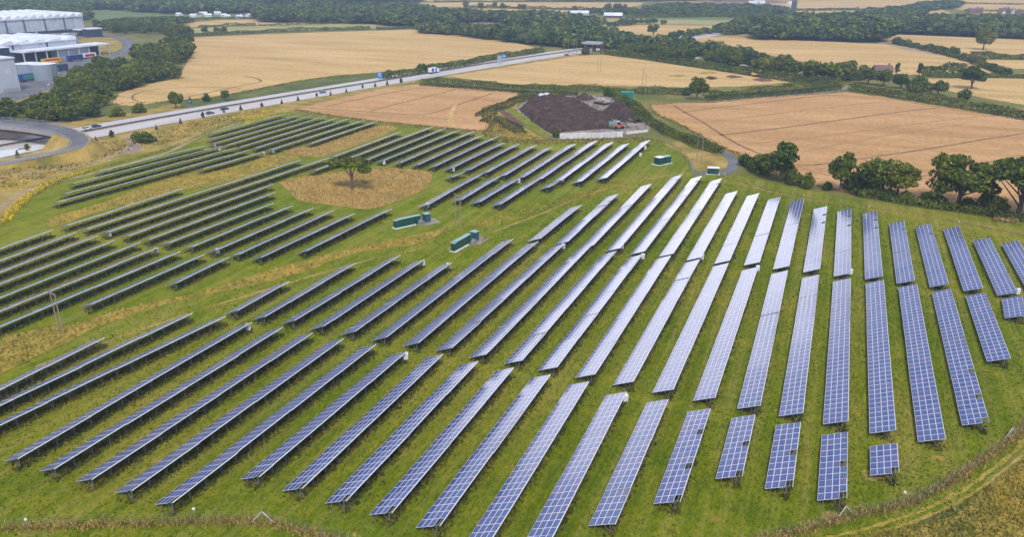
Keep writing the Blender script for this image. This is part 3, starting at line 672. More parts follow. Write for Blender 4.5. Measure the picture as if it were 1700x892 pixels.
# ------------------------------------------------------------------ solar rows
TILT, MW, ML, WID, H0 = R(22.7), 1.0125, 1.662, 4.05, 0.80
HX = WID * math.cos(TILT); HZ = H0 + WID * math.sin(TILT)
SEC = {}
def section_mesh(n, missing):
    """n modules long, four high; origin on the low edge, x up the slope"""
    key = (n, tuple(sorted(missing)))
    if key in SEC: return SEC[key]
    V = []; I = []; fw = 0.040; th = 0.04
    def q(a, b, c, d, m): V.extend((a, b, c, d)); I.append(m)
    for i in range(n):
        for j in range(4):
            if (i, j) in missing: continue
            x0, x1 = j * MW + .012, (j + 1) * MW - .012; y0, y1 = i * ML + .012, (i + 1) * ML - .012
            q((x0, y0, 0), (x1, y0, 0), (x1, y0 + fw, 0), (x0, y0 + fw, 0), 1); q((x0, y1 - fw, 0), (x1, y1 - fw, 0), (x1, y1, 0), (x0, y1, 0), 1)
            q((x0, y0 + fw, 0), (x0 + fw, y0 + fw, 0), (x0 + fw, y1 - fw, 0), (x0, y1 - fw, 0), 1); q((x1 - fw, y0 + fw, 0), (x1, y0 + fw, 0), (x1, y1 - fw, 0), (x1 - fw, y1 - fw, 0), 1)
            q((x0 + fw, y0 + fw, -.003), (x1 - fw, y0 + fw, -.003), (x1 - fw, y1 - fw, -.003), (x0 + fw, y1 - fw, -.003), 0)
            q((x0, y0, -th), (x0, y1, -th), (x1, y1, -th), (x1, y0, -th), 2)
            q((x0, y0, -th), (x1, y0, -th), (x1, y0, 0), (x0, y0, 0), 1); q((x1, y1, -th), (x0, y1, -th), (x0, y1, 0), (x1, y1, 0), 1)
            q((x1, y0, -th), (x1, y1, -th), (x1, y1, 0), (x1, y0, 0), 1); q((x0, y1, -th), (x0, y0, -th), (x0, y0, 0), (x0, y1, 0), 1)
    SEC[key] = mesh_quads('panel_section', V, [M_SOLAR, M_FRAME, M_BACK], I)
    return SEC[key]
M_LEG = plain('dull_zinc_steel', (0.17, 0.185, 0.19), 0.6, 0.15, 2.0)
M_BACK = plain('module_backsheet', (0.22, 0.225, 0.24), 0.6)
M_EDGE = plain('bright_aluminium_rail', (0.82, 0.82, 0.84), 0.35, 0.03, 1.0, spec=0.5)
EDGE = {}
def edge_mesh(n):
    if n not in EDGE:
        mb = MB(); mb.box(.004, .03, 0, ML * n, -.115, .012); mb.box(-.004 - .02, .004, 0, ML * n, -.115, -.06); EDGE[n] = mb.mesh('edge_rail', M_EDGE)
    return EDGE[n]
FRM = {}
def frame_mesh(n):
    if n in FRM: return FRM[n]
    mb = MB(); L = n * ML; ct, st = math.cos(TILT), math.sin(TILT)
    def at_s(s): return (s * ct - HX, H0 + s * st)
    for s in (.45, 1.5, 2.55, 3.6):                       # purlins along the row
        x, z = at_s(s); mb.box(x - .04, x + .04, .02, L - .02, z - .19, z - .07)
    x, z = at_s(WID); mb.box(x - .05, x + .02, .02, L - .02, z - .135, z - .052)
    k = max(2, round(L / 3.32) + 1)
    for i in range(k):                                    # rafters
        y = .5 + (L - 1.0) * i / (k - 1); (x0, z0), (x1, z1) = at_s(.15), at_s(3.95)
        b = len(mb.v); mb.v += [(x0, y - .03, z0 - .30), (x1, y - .03, z1 - .30), (x1, y + .03, z1 - .30), (x0, y + .03, z0 - .30), (x0, y - .03, z0 - .195), (x1, y - .03, z1 - .195), (x1, y + .03, z1 - .195), (x0, y + .03, z0 - .195)]
        for f in ((3, 2, 1, 0), (4, 5, 6, 7), (0, 1, 5, 4), (1, 2, 6, 5), (2, 3, 7, 6), (3, 0, 4, 7)): mb.f.append(tuple(b + t for t in f)); mb.m.append(0)
    FRM[n] = (mb.mesh('support_frame', M_LEG), k); return FRM[n]
_m = MB(); _zr = H0 + (HX - .75) * math.tan(TILT) - .3
_m.box(-.81, -.69, -.05, .05, 0, _zr); _m.tube((-.75, 0, .25), (-1.75, 0, H0 + (HX - 1.75) * math.tan(TILT) - .3), .04, n=4); REAR = _m.mesh('leg', M_LEG)
_m = MB(); _m.box(-2.96, -2.84, -.05, .05, 0, H0 + (HX - 2.9) * math.tan(TILT) - .3); FRONT = _m.mesh('leg', M_LEG)
ORD = ['first', 'second', 'third', 'fourth', 'fifth', 'sixth', 'seventh', 'eighth', 'ninth', 'tenth', 'eleventh', 'twelfth', 'thirteenth', 'fourteenth', 'fifteenth', 'sixteenth', 'seventeenth', 'eighteenth', 'nineteenth', 'twentieth', 'twenty-first', 'twenty-second', 'twenty-third', 'twenty-fourth']
# every row: pixel of the near and far end of its high edge
BLOCKS = [
 ('front', 'blue', 'the block nearest the camera', [
  ((-120, 707), (172.5, 561.5)), ((-150, 745), (323, 518.5)), ((-150, 778), (370.5, 527.5)), ((29, 762), (417.5, 535)), ((89.5, 779), (468, 544.7)), ((152, 796), (517.5, 554)), ((218, 815), (569.5, 563)), ((286, 835), (623, 572.7)),
  ((430, 792), (677.5, 582)), ((501, 811.5), (732.5, 591.5)), ((574, 832), (791.7, 602)), ((650, 852), (851, 613.5)), ((729.5, 873), (912, 624.5)), ((816, 896), (975.7, 637)), ((905, 916), (1041, 649.7)), ((1021, 870), (1110, 663)),
  ((1129, 833), (1180.7, 675.7)), ((1231.7, 791.5), (1253.5, 690)), ((1315.7, 808), (1329, 703.5)), ((1405.5, 828), (1407, 718)), ((1492.5, 786), (1489, 733))]),
 ('middle', 'blue', 'the middle block', [
  ((394, 516), (476, 469)), ((440, 525.5), (587.5, 438)), ((489, 532), (662.5, 425.5)), ((537.5, 541.7), (704.5, 430.5)), ((589, 550), (747.5, 437.5)), ((641, 560), (854, 394.5)), ((694.5, 569), (895, 399)), ((750, 577), (937, 405)),
  ((806, 589), (980, 409)), ((866, 598.5), (1024, 415)), ((924, 610), (1067.5, 420.5)), ((987, 622), (1113, 425.5)), ((1051, 634), (1161, 431)), ((1117.5, 647), (1210, 436)), ((1187, 660), (1258.5, 443)), ((1262, 673), (1308, 448)),
  ((1333, 686), (1360, 454)), ((1408, 699.5), (1412, 460.5)), ((1487.5, 714.5), (1467, 466.5)), ((1570, 729), (1522.5, 473.5)), ((1642.5, 701), (1579, 480.5)), ((1678, 595), (1636, 486.5)), ((1704, 523), (1697.5, 493.5))]),
 ('upper', 'glaring', 'the upper right block by the hedge', [
  ((897, 395.5), (965, 340.5)), ((942.5, 401), (1026, 322)), ((985, 407), (1082.5, 304.5)), ((1029, 412), (1133, 289)), ((1070, 417), (1165.5, 292)), ((1117.5, 421), (1199, 295.5)), ((1164, 427), (1224, 317.5)), ((1211, 433), (1260, 321)),
  ((1261, 435.5), (1296, 325.5)), ((1310, 442), (1335, 329)), ((1361, 447), (1373, 343)), ((1412.5, 453.5), (1413, 347)), ((1465.5, 458.5), (1455.5, 350)), ((1519, 465.5), (1501, 367.5)), ((1575, 471.5), (1545, 371)), ((1632, 478), (1592, 375)),
  ((1689, 485), (1643, 395)), ((1748, 493), (1691, 400))]),
 ('yard', 'grey', 'the block below the compost yard', [
  ((556, 259), (665.8, 218.4)), ((582.5, 261.6), (719, 210)), ((611, 264.5), (741.5, 212)), ((637, 266), (766, 214.5)), ((665, 269.6), (789, 217)), ((695, 272.6), (801, 224.5)), ((722.4, 275.7), (826.5, 226.8)), ((750.6, 278.3), (839, 235.8)),
  ((780.5, 281), (864, 237.6)), ((810, 285.5), (891.3, 240.3)), ((839.6, 290.3), (917.6, 243)), ((870, 293.4), (956, 238.4)), ((899.3, 296.5), (991.8, 233.8)), ((933, 298.8), (1018.6, 235.3)), ((965.8, 300.3), (1045, 237.5)), ((1007, 295), (1079.5, 233))]),
 ('short', 'grey', 'the group right of the meadow island', [
  ((751, 293.6), (771.3, 285.6)), ((711, 339.5), (801, 288.4)), ((767.5, 331), (831.7, 291.8)), ((797.6, 334.4), (863.4, 295)), ((832, 338.5), (894.7, 298)), ((911.5, 310.2), (926.4, 301.5))]),
 ('centre_left', 'grey', 'the block left of the meadow island', [
  ((111.5, 374), (302.5, 313)), ((144.5, 379.5), (499, 265.5)), ((178, 385), (545, 262.5)), ((213, 391), (454, 305.5)), ((247.7, 396.6), (455, 320)), ((280.6, 402.8), (456.4, 336)), ((319.6, 409), (489, 340)), ((358, 415), (522, 344.5)),
  ((397, 421.5), (556, 348.7)), ((434, 427), (591, 353)), ((508.5, 416), (651, 346)), ((524, 282), (559.5, 269.5))]),
 ('left_edge', 'thin grey', 'the block at the left edge', [
  ((-80, 441), (90, 381)), ((-80, 462), (124.6, 386.6)), ((-80, 481), (159.5, 392)), ((-80, 502), (193.5, 398)), ((-80, 526), (228.7, 404)), ((-80, 549), (264, 410.4)), ((-80, 576), (301, 416.5)), ((150.6, 505.7), (338.8, 422.6)), ((293, 469.3), (377.5, 428.8))]),
 ('roadside', 'thin grey', 'the block below the dusty track', [
  ((165.5, 283.5), (341, 241)), ((122, 304), (366, 242.5)), ((109, 321), (391, 245)), ((96, 335), (415.5, 248)), ((337, 280), (440, 251))]),
 ('motorway', 'thin grey', 'the farthest block by the motorway', [
  ((352, 220.5), (474, 188.5)), ((352, 229.5), (496, 190.2)), ((354, 237.5), (517.7, 191.5)), ((377, 240), (539, 193)), ((398.5, 243.5), (560, 195.5)), ((425.5, 245), (581, 196.5)), ((450.5, 248), (604, 199)), ((517.5, 237), (626.5, 200.5))]),
]
SLOTS = [(1162, 719), (1145, 771), (1125, 828), (1239, 734), (1226, 787), (1318, 749.5), (1311, 803), (1400.5, 766), (1400, 824), (1487, 781.5), (1637, 697), (1614, 617), (1625.5, 655.5),
         (1013, 333), (1124, 298), (1157, 301), (1191, 305), (1369, 355.5), (1367, 369), (1411, 359), (1411, 373), (1453, 363.5), (1455, 377), (1499, 381), (1545, 386), (1592, 391),
         (29, 762), (89.5, 779), (152, 796), (218, 815), (286, 835), (430, 792), (501, 811.5), (574, 832), (650, 852), (729.5, 873)]
ROWS = []; WEEDP = []
for bi, (bk, look, where, rows) in enumerate(BLOCKS):
    for ri, (n_, f_) in enumerate(rows):
        a = np.array(at(*n_, HZ)); b = np.array(at(*f_, HZ)); L = np.linalg.norm(b - a); n = max(2, round(L / ML)); d = (b - a) / L
        ROWS.append(dict(bk=bk, look=look, where=where, i=ri, k=len(rows), a=a, b=b, d=d, n=n, miss=set()))
for s_ in SLOTS:
    P = np.array(at(*s_, HZ - .15)); best = None
    for r in ROWS:
        t = (P - r['a']) @ r['d']; e = abs((P - r['a']) @ np.array([r['d'][1], -r['d'][0]]) + .4)
        if -1.5 < t < r['n'] * ML + 1.5 and (best is None or e < best[0]): best = (e, r, min(r['n'] - 1, max(0, int(t / ML))))
    if best: best[1]['miss'].add(best[2])
for r in ROWS:
    n, d = r['n'], r['d']; rz = math.atan2(d[1], d[0]) - math.pi / 2
    ln = 'very long' if n > 38 else 'long' if n > 24 else 'medium-length' if n > 12 else 'short'
    pos = 'leftmost' if r['i'] == 0 else 'rightmost' if r['i'] == r['k'] - 1 else ORD[r['i']] + ' from left'
    lab = f"{'midsize' if ln[0] == 'm' else ln} {r['look']} solar row, {pos} in {r['where']}"
    root = empty('solar_row', (r['a'][0], r['a'][1], 0), rz, lab, 'solar panels', 'solar rows in ' + r['where'])
    tl = TILT - max(min(1, max(0, (-r['a'][0] - 95) / 110)) * R(7.2), R({'yard': 4.5, 'short': 4, 'upper': 1.2}.get(r['bk'], 0))); th_ = TILT - tl          # the far left lies on ground that leans away
    fm, k = frame_mesh(n); obj('support_frame', fm, root, (-HZ * math.sin(th_), 0, HZ - HZ * math.cos(th_)), (0, th_, 0))
    for i in range(k): 
        y = .5 + (n * ML - 1.0) * i / (k - 1)
        obj('leg', REAR, root, (0, y, 0)); obj('leg', FRONT, root, (0, y, 0))
    i0 = 0; odd = n % 8
    first = True
    while i0 < n:
        m_ = min(8 if not (first and 0 < odd) else odd, n - i0); first = False
        ms = frozenset((i - i0, 3) for i in r['miss'] if i0 <= i < i0 + m_)
        dz = random.uniform(-.05, .05); dt_ = random.uniform(-1, 1) * R(.55)
        sec = obj('panel_section', section_mesh(m_, ms), root, (-WID * math.cos(tl), i0 * ML, HZ - WID * math.sin(tl) + dz), (random.uniform(-1, 1) * R(.35), -tl + dt_, 0)); obj('edge_rail', edge_mesh(m_), sec, (WID, 0, 0)); i0 += m_
    # weeds under the row
    nrm = np.array([d[1], -d[0]]); m = int(n * ML * 15)
    s = rng.uniform(-.5, n * ML + .5, m); t = np.where(rng.uniform(0, 1, m) < .62, rng.normal(-.55, .36, m), rng.uniform(-3.1, -.1, m))
    WEEDP.append(r['a'] + d * s[:, None] + nrm * t[:, None])
W = np.vstack(WEEDP)
tufts('weeds', W, 0.52, 0.26, M_WEED, 'dark green and rusty brown weeds growing under the solar rows', 'weeds')
# ------------------------------------------------------------------ long grass
for pl, mat, lab, dn in ((island, M_DRYBL, 'golden unmown grass island round the lone tree', 1.6), (strip1, M_GOLDBL, 'tawny unmown strip on the far left between solar rows', 1.2), (strip2, M_DRYBL, 'golden unmown strip above the lone tree', 1.3), (strip3, M_GOLDBL, 'long tawny unmown strip crossing the left half', 2.0)):
    tufts('long_grass', scatter_poly(pl, dn, z=.1), .55, .5, mat, lab, 'grass', per=1)
tufts('long_grass', scatter_poly([(1300, 912), (1420, 892), (1520, 872), (1600, 835), (1700, 765), (1800, 700), (1900, 900), (1500, 1000)], 11.0, z=.05), .5, .26, M_MEADBL, 'rough golden and green grass in the bottom right corner', 'grass', per=1)
near_lawn = [(-60, 700), (60, 640), (230, 585), (400, 535), (600, 470), (850, 430), (1100, 425), (1300, 445), (1600, 480), (1760, 500), (1800, 640), (1700, 745), (1600, 830), (1500, 880), (1380, 905), (1000, 940), (400, 940), (-60, 900)]
tufts('grass_tufts', scatter_poly(near_lawn, 4.5, z=.03), .22, .26, M_LAWNBL, 'short yellow-green pasture grass between the nearest solar rows', 'grass', per=1, lean=.6)
tufts('grass_tufts', scatter_poly([(-60, 600), (60, 610), (230, 560), (400, 510), (600, 450), (850, 425), (1100, 420), (1300, 440), (1700, 480), (1700, 400), (1400, 340), (1130, 290), (900, 330), (700, 400), (400, 470), (0, 560)], 1.6, z=.03), .25, .34, M_LAWNBL, 'short yellow-green grass between the middle solar rows', 'grass', per=1, lean=.6)
tufts('dry_tufts', np.vstack([scatter_poly(strip4, 2.6), scatter_poly(strip5, 1.6)]), .32, .34, M_GOLDBL, 'rusty golden dry grass band running right from the twin timber poles', 'grass', per=1)
fence_lines = {
 'bottom': [(-60, 884), (0, 880), (60, 877), (150, 873), (250, 871), (340, 868), (440, 868), (475, 878), (520, 890), (580, 903)],
 'right': [(1150, 935), (1240, 905), (1330, 885), (1400, 862), (1460, 850), (1510, 838), (1560, 812), (1610, 780), (1660, 745), (1690, 722), (1730, 680)],
 'hedge': [(1190, 292), (1240, 306), (1300, 322), (1400, 341), (1500, 354), (1600, 370), (1740, 400)],
 'north': [(470, 189), (560, 196), (640, 206), (700, 212), (800, 222), (850, 233), (930, 233), (1085, 230), (1115, 240), (1135, 255), (1148, 276)],
 'west': [(-60, 420), (0, 374), (25, 350), (60, 322), (110, 296), (180, 275), (260, 254), (330, 228), (380, 205), (470, 189)]}
for k_, L_ in fence_lines.items():
    P = np.array(resample(smooth_open([at(*p) for p in L_], 1), .35, .1, closed=False))
    nn = 14 if k_ in ('bottom', 'right') else 3
    Q = np.repeat(P, nn, 0) + rng.normal(0, .55 if k_ in ('bottom', 'right') else .8, (len(P) * nn, 2))
    tufts('fence_grass', Q, .5 if k_ in ('bottom', 'right') else .45, .2 if k_ in ('bottom', 'right') else .3, M_BRNBL if k_ != 'west' else M_MIXBL, 'brown dead grass left standing along the ' + {'bottom': 'near fence at the bottom edge', 'right': 'fence curving up the lower right', 'hedge': 'fence below the right-hand trees', 'north': 'fence by the wheat and compost yard', 'west': 'fence on the left by the track'}[k_], 'grass', per=1)
for lb, L_, mt in (('weedy margin along the near edge of the right wheat field', [(1085, 186), (1140, 213), (1195, 242), (1240, 262), (1340, 306)], M_MIXBL), ('weedy margin along the top of the right wheat field', [(1080, 175), (1180, 171), (1275, 163), (1405, 154), (1480, 164), (1600, 184), (1740, 210)], M_MIXBL),
                   ('weedy margin round the near side of the left wheat field', [(490, 183), (560, 194), (630, 203), (700, 210), (780, 218), (812, 216), (814, 208), (797, 192), (803, 180), (834, 174), (860, 161)], M_MIXBL), ('weedy margin along the motorway side of the big stubble field', [(188, 173), (280, 169), (350, 163), (430, 148), (500, 134), (630, 121)], M_MIXBL)):
    P = np.array(resample([at(*p) for p in L_], .8, .3, closed=False)); Q = np.repeat(P, 4, 0) + rng.normal(0, 1.1, (len(P) * 4, 2))
    tufts('margin_weeds', Q, .75, .55, mt, lb, 'weeds', per=1)
Q = scatter_poly([(855, 182), (872, 168), (960, 157), (1012, 161), (1052, 184), (1080, 204), (1082, 218), (1035, 227), (930, 229), (912, 225)], .22, z=.1)
tufts('rubble', Q, .5, .7, foliage('rubble_lumps', (0.05, 0.035, 0.03), (0.16, 0.12, 0.10), (0.42, 0.37, 0.33), 0.0, 0.3), 'scattered soil lumps and rubble on the compost yard floor', 'rubble', per=1, lean=.8)
# fences
_m = MB(); _m.tube((0, 0, 0), (0, 0, 1.9), .05, n=5); POST = _m.mesh('post', M_WOODP)
flabs = {'bottom': 'low timber post and wire fence along the bottom edge', 'right': 'post and wire fence curving through the lower right corner', 'hedge': 'post and wire fence between the right-hand trees and the panels', 'north': 'post and wire fence between the farthest panels and the wheat', 'west': 'post and wire fence at the left beside the dusty track'}
for k_, L_ in fence_lines.items():
    ln_ = smooth_open([at(*p) for p in L_], 1); tot = sum(math.dist(ln_[i], ln_[i + 1]) for i in range(len(ln_) - 1)); stp = max(3.5, tot / 98)
    P = np.array(resample(ln_, stp, 0.02, closed=False)); r = empty('wire_fence', (P[0][0], P[0][1], 0), 0, flabs[k_], 'fence')
    for p in P[:100]: obj('post', POST, r, (p[0] - P[0][0], p[1] - P[0][1], 0))
    mb = MB()
    for a, b in zip(P[:-1], P[1:]):
        for z in (.3, .7, 1.1, 1.5, 1.85): mb.tube((*(a - P[0]), z), (*(b - P[0]), z), .004, n=3, cap=False)
    mb.build('wire', M_STEEL, r)
# strainer struts at the kink in the near fence
c = at(437, 868)
r = empty('fence_strainer', (c[0], c[1], 0), R(20), 'pale strutted corner post of the fence at the bottom edge', 'fence post')
mb = MB(); mb.tube((0, 0, 0), (0, 0, 2.3), .08, n=6); mb.build('post', M_WOODP, r)
for sx in (-1.6, 1.5):
    mb = MB(); mb.tube((sx, 0, 0), (0, 0, 1.9), .06, n=6); mb.build('strut', M_WCONC, r)
for (px_, py_, lb) in ((1678, 725, 'pale strutted fence post at the right edge of the lower right fence'), (1402, 857, 'leaning pale fence post halfway along the lower right fence'), ):
    c = at(px_, py_); r = empty('fence_strainer', (c[0], c[1], 0), R(50), lb, 'fence post')
    mb = MB(); mb.tube((0, 0, 0), (0, 0, 1.9), .08, n=6); mb.build('post', M_WOODP, r)
    for sx in (-1.5, 1.5):
        mb = MB(); mb.tube((sx, 0, 0), (0, 0, 1.7), .05, n=6); mb.build('strut', M_WCONC, r)
# ragwort
rg = [(8, 368), (30, 342), (45, 328), (60, 318), (78, 306), (95, 300), (115, 293), (135, 288), (150, 284)]
P = np.array(resample([at(*p) for p in rg], .5, .4, closed=False)); Q = np.repeat(P, 6, 0) + rng.normal(0, .6, (len(P) * 6, 2))
tufts('ragwort', Q, .7, .55, M_RAG, 'line of yellow ragwort curving along the left fence', 'wildflowers')
tufts('ragwort', scatter_poly([(400, 205), (430, 192), (450, 189), (475, 184), (455, 192), (430, 198), (410, 206)], 2.2), .6, .6, M_RAG, 'yellow ragwort drift between the farthest panels and the motorway', 'wildflowers')
tufts('ragwort', scatter_poly([(0, 308), (50, 300), (50, 310), (5, 318)], .35), .6, .6, M_RAG, 'yellow ragwort patch at the left edge above the track', 'wildflowers')
tufts('ragwort', scatter_poly([(382, 196), (420, 186), (470, 178), (440, 190), (400, 204)], .25), .6, .6, M_RAG, 'thin ragwort scattered on the motorway verge', 'wildflowers')
# ------------------------------------------------------------------ white combiner boxes on posts
_b = MB(); _b.box(-.42, .42, -.25, .25, .55, 1.75); _b.poly([(-.46, -.29, 1.752), (.46, -.29, 1.752), (.46, .29, 1.83), (-.46, .29, 1.83)]); BOXB = _b.mesh('cabinet', M_WHITE)
_b = MB(); _b.box(-.35, .35, -.275, -.253, .62, 1.68); BOXD = _b.mesh('door', plain('box_door', (.68, .69, .72), .4))
_b = MB(); _b.box(-.04, .04, -.04, .04, 0, .55); BOXL = _b.mesh('leg', M_STEEL)
boxes = [(357, 245, 'behind the far end of the roadside rows, left of a pair'), (364, 252, 'behind the far end of the roadside rows, right of a pair'), (438, 260, 'at the tip of the tawny strip, left of a pair'), (454, 255.5, 'at the tip of the tawny strip, right of a pair'),
 (183, 395, 'under a row end, leftmost of three in the left blocks'), (261, 423, 'in the alley between the two left blocks'), (362.5, 424, 'in front of a row near the centre-left corner'), (638, 275, 'just right of the lone tree crown'), (753, 286.5, 'above the short fragment row right of the meadow island'),
 (711, 347, 'below the long short-block row beside the meadow island'), (861.5, 306, 'between two rows left of the worn strip'), (934, 304.5, 'between two row ends above the worn strip'), (702.5, 444, 'at the upper left row tips of the middle block'), (745, 449, 'at the tip of the fifth middle-block row'),
 (413, 552, 'at the left end of the near alley'), (674, 601, 'in the near alley below the middle block'), (1037.5, 671, 'in the near alley right of centre'), (935, 416, 'in the upper alley, left of the four there'), (1032, 416, 'in the upper alley, second from its left'),
 (1067, 433, 'in the upper alley, third from its left'), (1165, 434, 'in the upper alley above the glaring rows'), (1257, 453, 'at a row tip in the right of the upper alley'), (1411, 459, 'squeezed in the upper alley between two nearly vertical rows'), (1688, 492, 'at the right edge of the picture'),
 (1063, 262, 'beside the rightmost row near the green kiosk, nearer one'), (1071, 250, 'under the rightmost row near the green kiosk, farther one')]
for i, (x, y, lb) in enumerate(boxes):
    c = at(x, y); r = empty('combiner_box', (c[0], c[1], 0), R(random.uniform(-25, 25)) - YAW * 0 + R(15), 'white electrical box ' + lb, 'electrical box', 'white electrical boxes')
    r.scale = (1.05, 1.05, 1.05)
    obj('cabinet', BOXB, r); obj('door', BOXD, r)
    for sx in (-.3, .3): obj('leg', BOXL, r, (sx, 0, 0))
# cctv poles: small white heads on posts along the hedge-side fence
_b = MB(); _b.tube((0, 0, 0), (0, 0, 2.0), .035, n=6); CP = _b.mesh('pole', M_STEEL)
_b = MB(); _b.box(-.13, .13, -.18, .18, 2.0, 2.22); CHD = _b.mesh('camera_head', M_WHITE)
for x, y, lb in ((1333, 334, 'above the tenth upper row'), (1442, 353, 'above the thirteenth upper row'), (1590, 379, 'right of the sixteenth upper row'), (1202, 298, 'beside the green kiosk by the lane'), (184, 276, 'beside the dusty track on the left'), (325, 866, 'on the near fence at the bottom edge'), (48, 884, 'at the bottom left on the near fence'), (1498, 838, 'behind the lower right fence'), (576, 197, 'at the far wheat edge'), (826, 234, 'in the weeds left of the concrete wall')):
    c = at(x, y); r = empty('security_camera', (c[0], c[1], 0), random.uniform(0, 6), 'small white camera on a thin post ' + lb, 'camera', 'security cameras on posts'); obj('pole', CP, r); obj('camera_head', CHD, r)
# ------------------------------------------------------------------ green transformer stations
def seg_yaw(p, q):
    a, b = at(*p), at(*q); return a, math.atan2(b[1] - a[1], b[0] - a[0]), math.dist(a, b)
def green_cabinet(name, parent, x0, x1, y0, y1, h, roofm=None, mat=None, z0=.25, doors=4):
    mb = MB(); mb.box(x0, x1, y0, y1, z0, z0 + h); b = mb.build('housing', mat or M_GREENP, parent)
    mb = MB(); mb.box(x0 - .12, x1 + .12, y0 - .12, y1 + .12, z0 + h + .003, z0 + h + .12); mb.build('roof', roofm or M_GROOF, b)
    for i in range(doors):
        wd = (x1 - x0) / doors; a = x0 + i * wd
        mb = MB(); mb.box(a + .07, a + wd - .07, y0 - .03, y0 - .003, z0 + .15, z0 + h - .15); d = mb.build('door', mat or M_GREENP, b)
        mb = MB(); mb.box(a + wd - .25, a + wd - .18, y0 - .07, y0 - .032, z0 + h * .45, z0 + h * .6); mb.build('handle', M_STEEL, d)
        mb = MB()
        for q in range(5): mb.box(a + .2, a + wd - .35, y0 - .05, y0 - .032, z0 + h * .62 + q * .12, z0 + h * .62 + q * .12 + .05)
        mb.build('louvre', M_DARKST, d)
def station(p, q, lb):
    a, yaw, L = seg_yaw(p, q)
    r = empty('transformer_station', (a[0], a[1], 0), yaw, lb, 'transformer station', 'green transformer stations')
    r.scale = (.9, .85, .9)
    mb = MB(); mb.box(-.5, 7.6, -.6, 1.9, 0, .24); mb.build('plinth', M_WCONC, r)
    c_, s_ = math.cos(yaw), math.sin(yaw)
    sheet('gravel_pad', [(a[0] + u * c_ - v * s_, a[1] + u * s_ + v * c_) for u, v in ((8.2, -2.8), (14.2, -2.6), (14.4, 2.6), (8.0, 2.8))], .07, M_SOIL, .8, .25, world=True)
    green_cabinet('inverter', r, 0, 1.3, .1, 1.5, 2.4, doors=1); green_cabinet('inverter', r, 1.33, 7.2, .1, 1.5, 2.6, doors=5)
    green_cabinet('switchgear', r, 7.6, 9.8, .4, 1.8, 2.5, M_GROOF, doors=2)
    mb = MB(); mb.box(7.9, 9.4, -2.0, -.6, 0, .2); mb.box(8.1, 9.2, -1.8, -.8, .2, 1.5)
    for i in range(8): mb.box(8.12 + i * .13, 8.17 + i * .13, -2.02, -1.81, .4, 1.4)
    for i in range(3): mb.tube((8.3 + i * .35, -1.3, 1.5), (8.3 + i * .35, -1.3, 1.95), .06)
    mb.build('transformer', M_STEEL, r)
    green_cabinet('kiosk', r, 11.2, 13.2, -.6, 1.6, 2.7, M_GROOF, M_TEALP2, doors=2)
    mb = MB()
    for i in range(9): mb.box(10.0 + .0, 10.05, -2.2 + i * .4, -2.15 + i * .4, 0, 1.5)
    for z in (.5, 1.4): mb.box(10.0, 10.04, -2.2, 1.2, z, z + .05)
    mb.build('railing', M_STEEL, r)
M_TEALP2 = plain('blue_green_paint', (0.022, 0.10, 0.14), 0.45, 0.12, 1.5)
station((657, 380.5), (691, 373), 'green transformer station of joined cabinets left of the twin timber poles')
station((755, 419), (782, 404), 'green transformer station of joined cabinets right of and below the twin timber poles')
a = at(1086, 273); r = empty('substation_kiosk', (a[0], a[1], 0), R(58), 'two green kiosks with pale roofs standing end to end by the rightmost far row', 'substation')
mb = MB(); mb.box(-.8, 7.4, -3.0, 1.0, 0, .2); mb.build('plinth', M_WCONC, r)
green_cabinet('kiosk', r, 0, 2.9, -2.6, .2, 2.7, M_WHITE, doors=2); green_cabinet('kiosk', r, 3.7, 6.9, -2.4, .0, 2.6, doors=2)
a = at(1174.5, 289.5); r = empty('substation_kiosk', (a[0], a[1], 0), R(12), 'single green kiosk with a pale roof beside the access lane gate', 'substation')
mb = MB(); mb.box(-.5, 4.5, -.6, 3.0, 0, .15); mb.build('plinth', M_WCONC, r)
green_cabinet('kiosk', r, 0, 4.1, 0, 2.5, 2.2, M_WHITE, z0=.15, doors=4)
# gate
a, yaw, L = seg_yaw((1145, 273), (1151, 287)); r = empty('field_gate', (a[0], a[1], 0), yaw, 'grey metal double gate at the end of the access lane', 'gate')
mb = MB()
for x in (0, L / 2, L): mb.tube((x, 0, 0), (x, 0, 2.2), .07)
mb.build('post', M_STEEL, r)
for k in (0, 1):
    mb = MB(); x0 = k * L / 2 + .1; x1 = x0 + L / 2 - .2
    for z in (.2, 1.1, 2.0): mb.box(x0, x1, -.03, .03, z, z + .06)
    for i in range(12): x = x0 + (x1 - x0) * i / 11; mb.box(x - .02, x + .02, -.02, .02, .2, 2.0)
    mb.build('gate_leaf', M_STEEL, r)
# ------------------------------------------------------------------ poles
def hpole(p, q, h, lb, cross=True, rad=.15):
    a, b = np.array(at(*p)), np.array(at(*q)); c = (a + b) / 2; d = b - a; L = np.linalg.norm(d); yaw = math.atan2(d[1], d[0])
    r = empty('utility_pole', (c[0], c[1], 0), yaw, lb, 'power line pole', 'timber power line poles')
    for s in (-1, 1):
        mb = MB(); mb.tube((s * L / 2, 0, 0), (s * L / 2, 0, h), rad, rad * .65, 8); mb.build('pole', M_WOODP, r)
    if cross:
        mb = MB(); mb.box(-L / 2 - .6, L / 2 + .6, -.08, .08, h - .55, h - .38); mb.tube((-L / 2, .12, h * .62), (L / 2, .12, h * .7), .05); mb.build('crossarm', M_WOODP, r)
        for x in (-L / 2 - .4, 0, L / 2 + .4):
            mb = MB(); mb.tube((x, 0, h - .38), (x, 0, h - .05), .06, .04); mb.build('insulator', M_DARKST, r)
hpole((98, 549), (105.5, 553.5), 9.3, 'weathered twin timber pole in the tawny strip on the left')
hpole((757, 374), (765, 378), 10.0, 'grey twin timber pole between the two green transformer stations')
hpole((1156, 270), (1164, 272), 11.0, 'tall twin timber pole with a crossarm beside the access lane')
hpole((992, 119), (997, 119), 12.5, 'thin twin pole standing in the far stubble field')
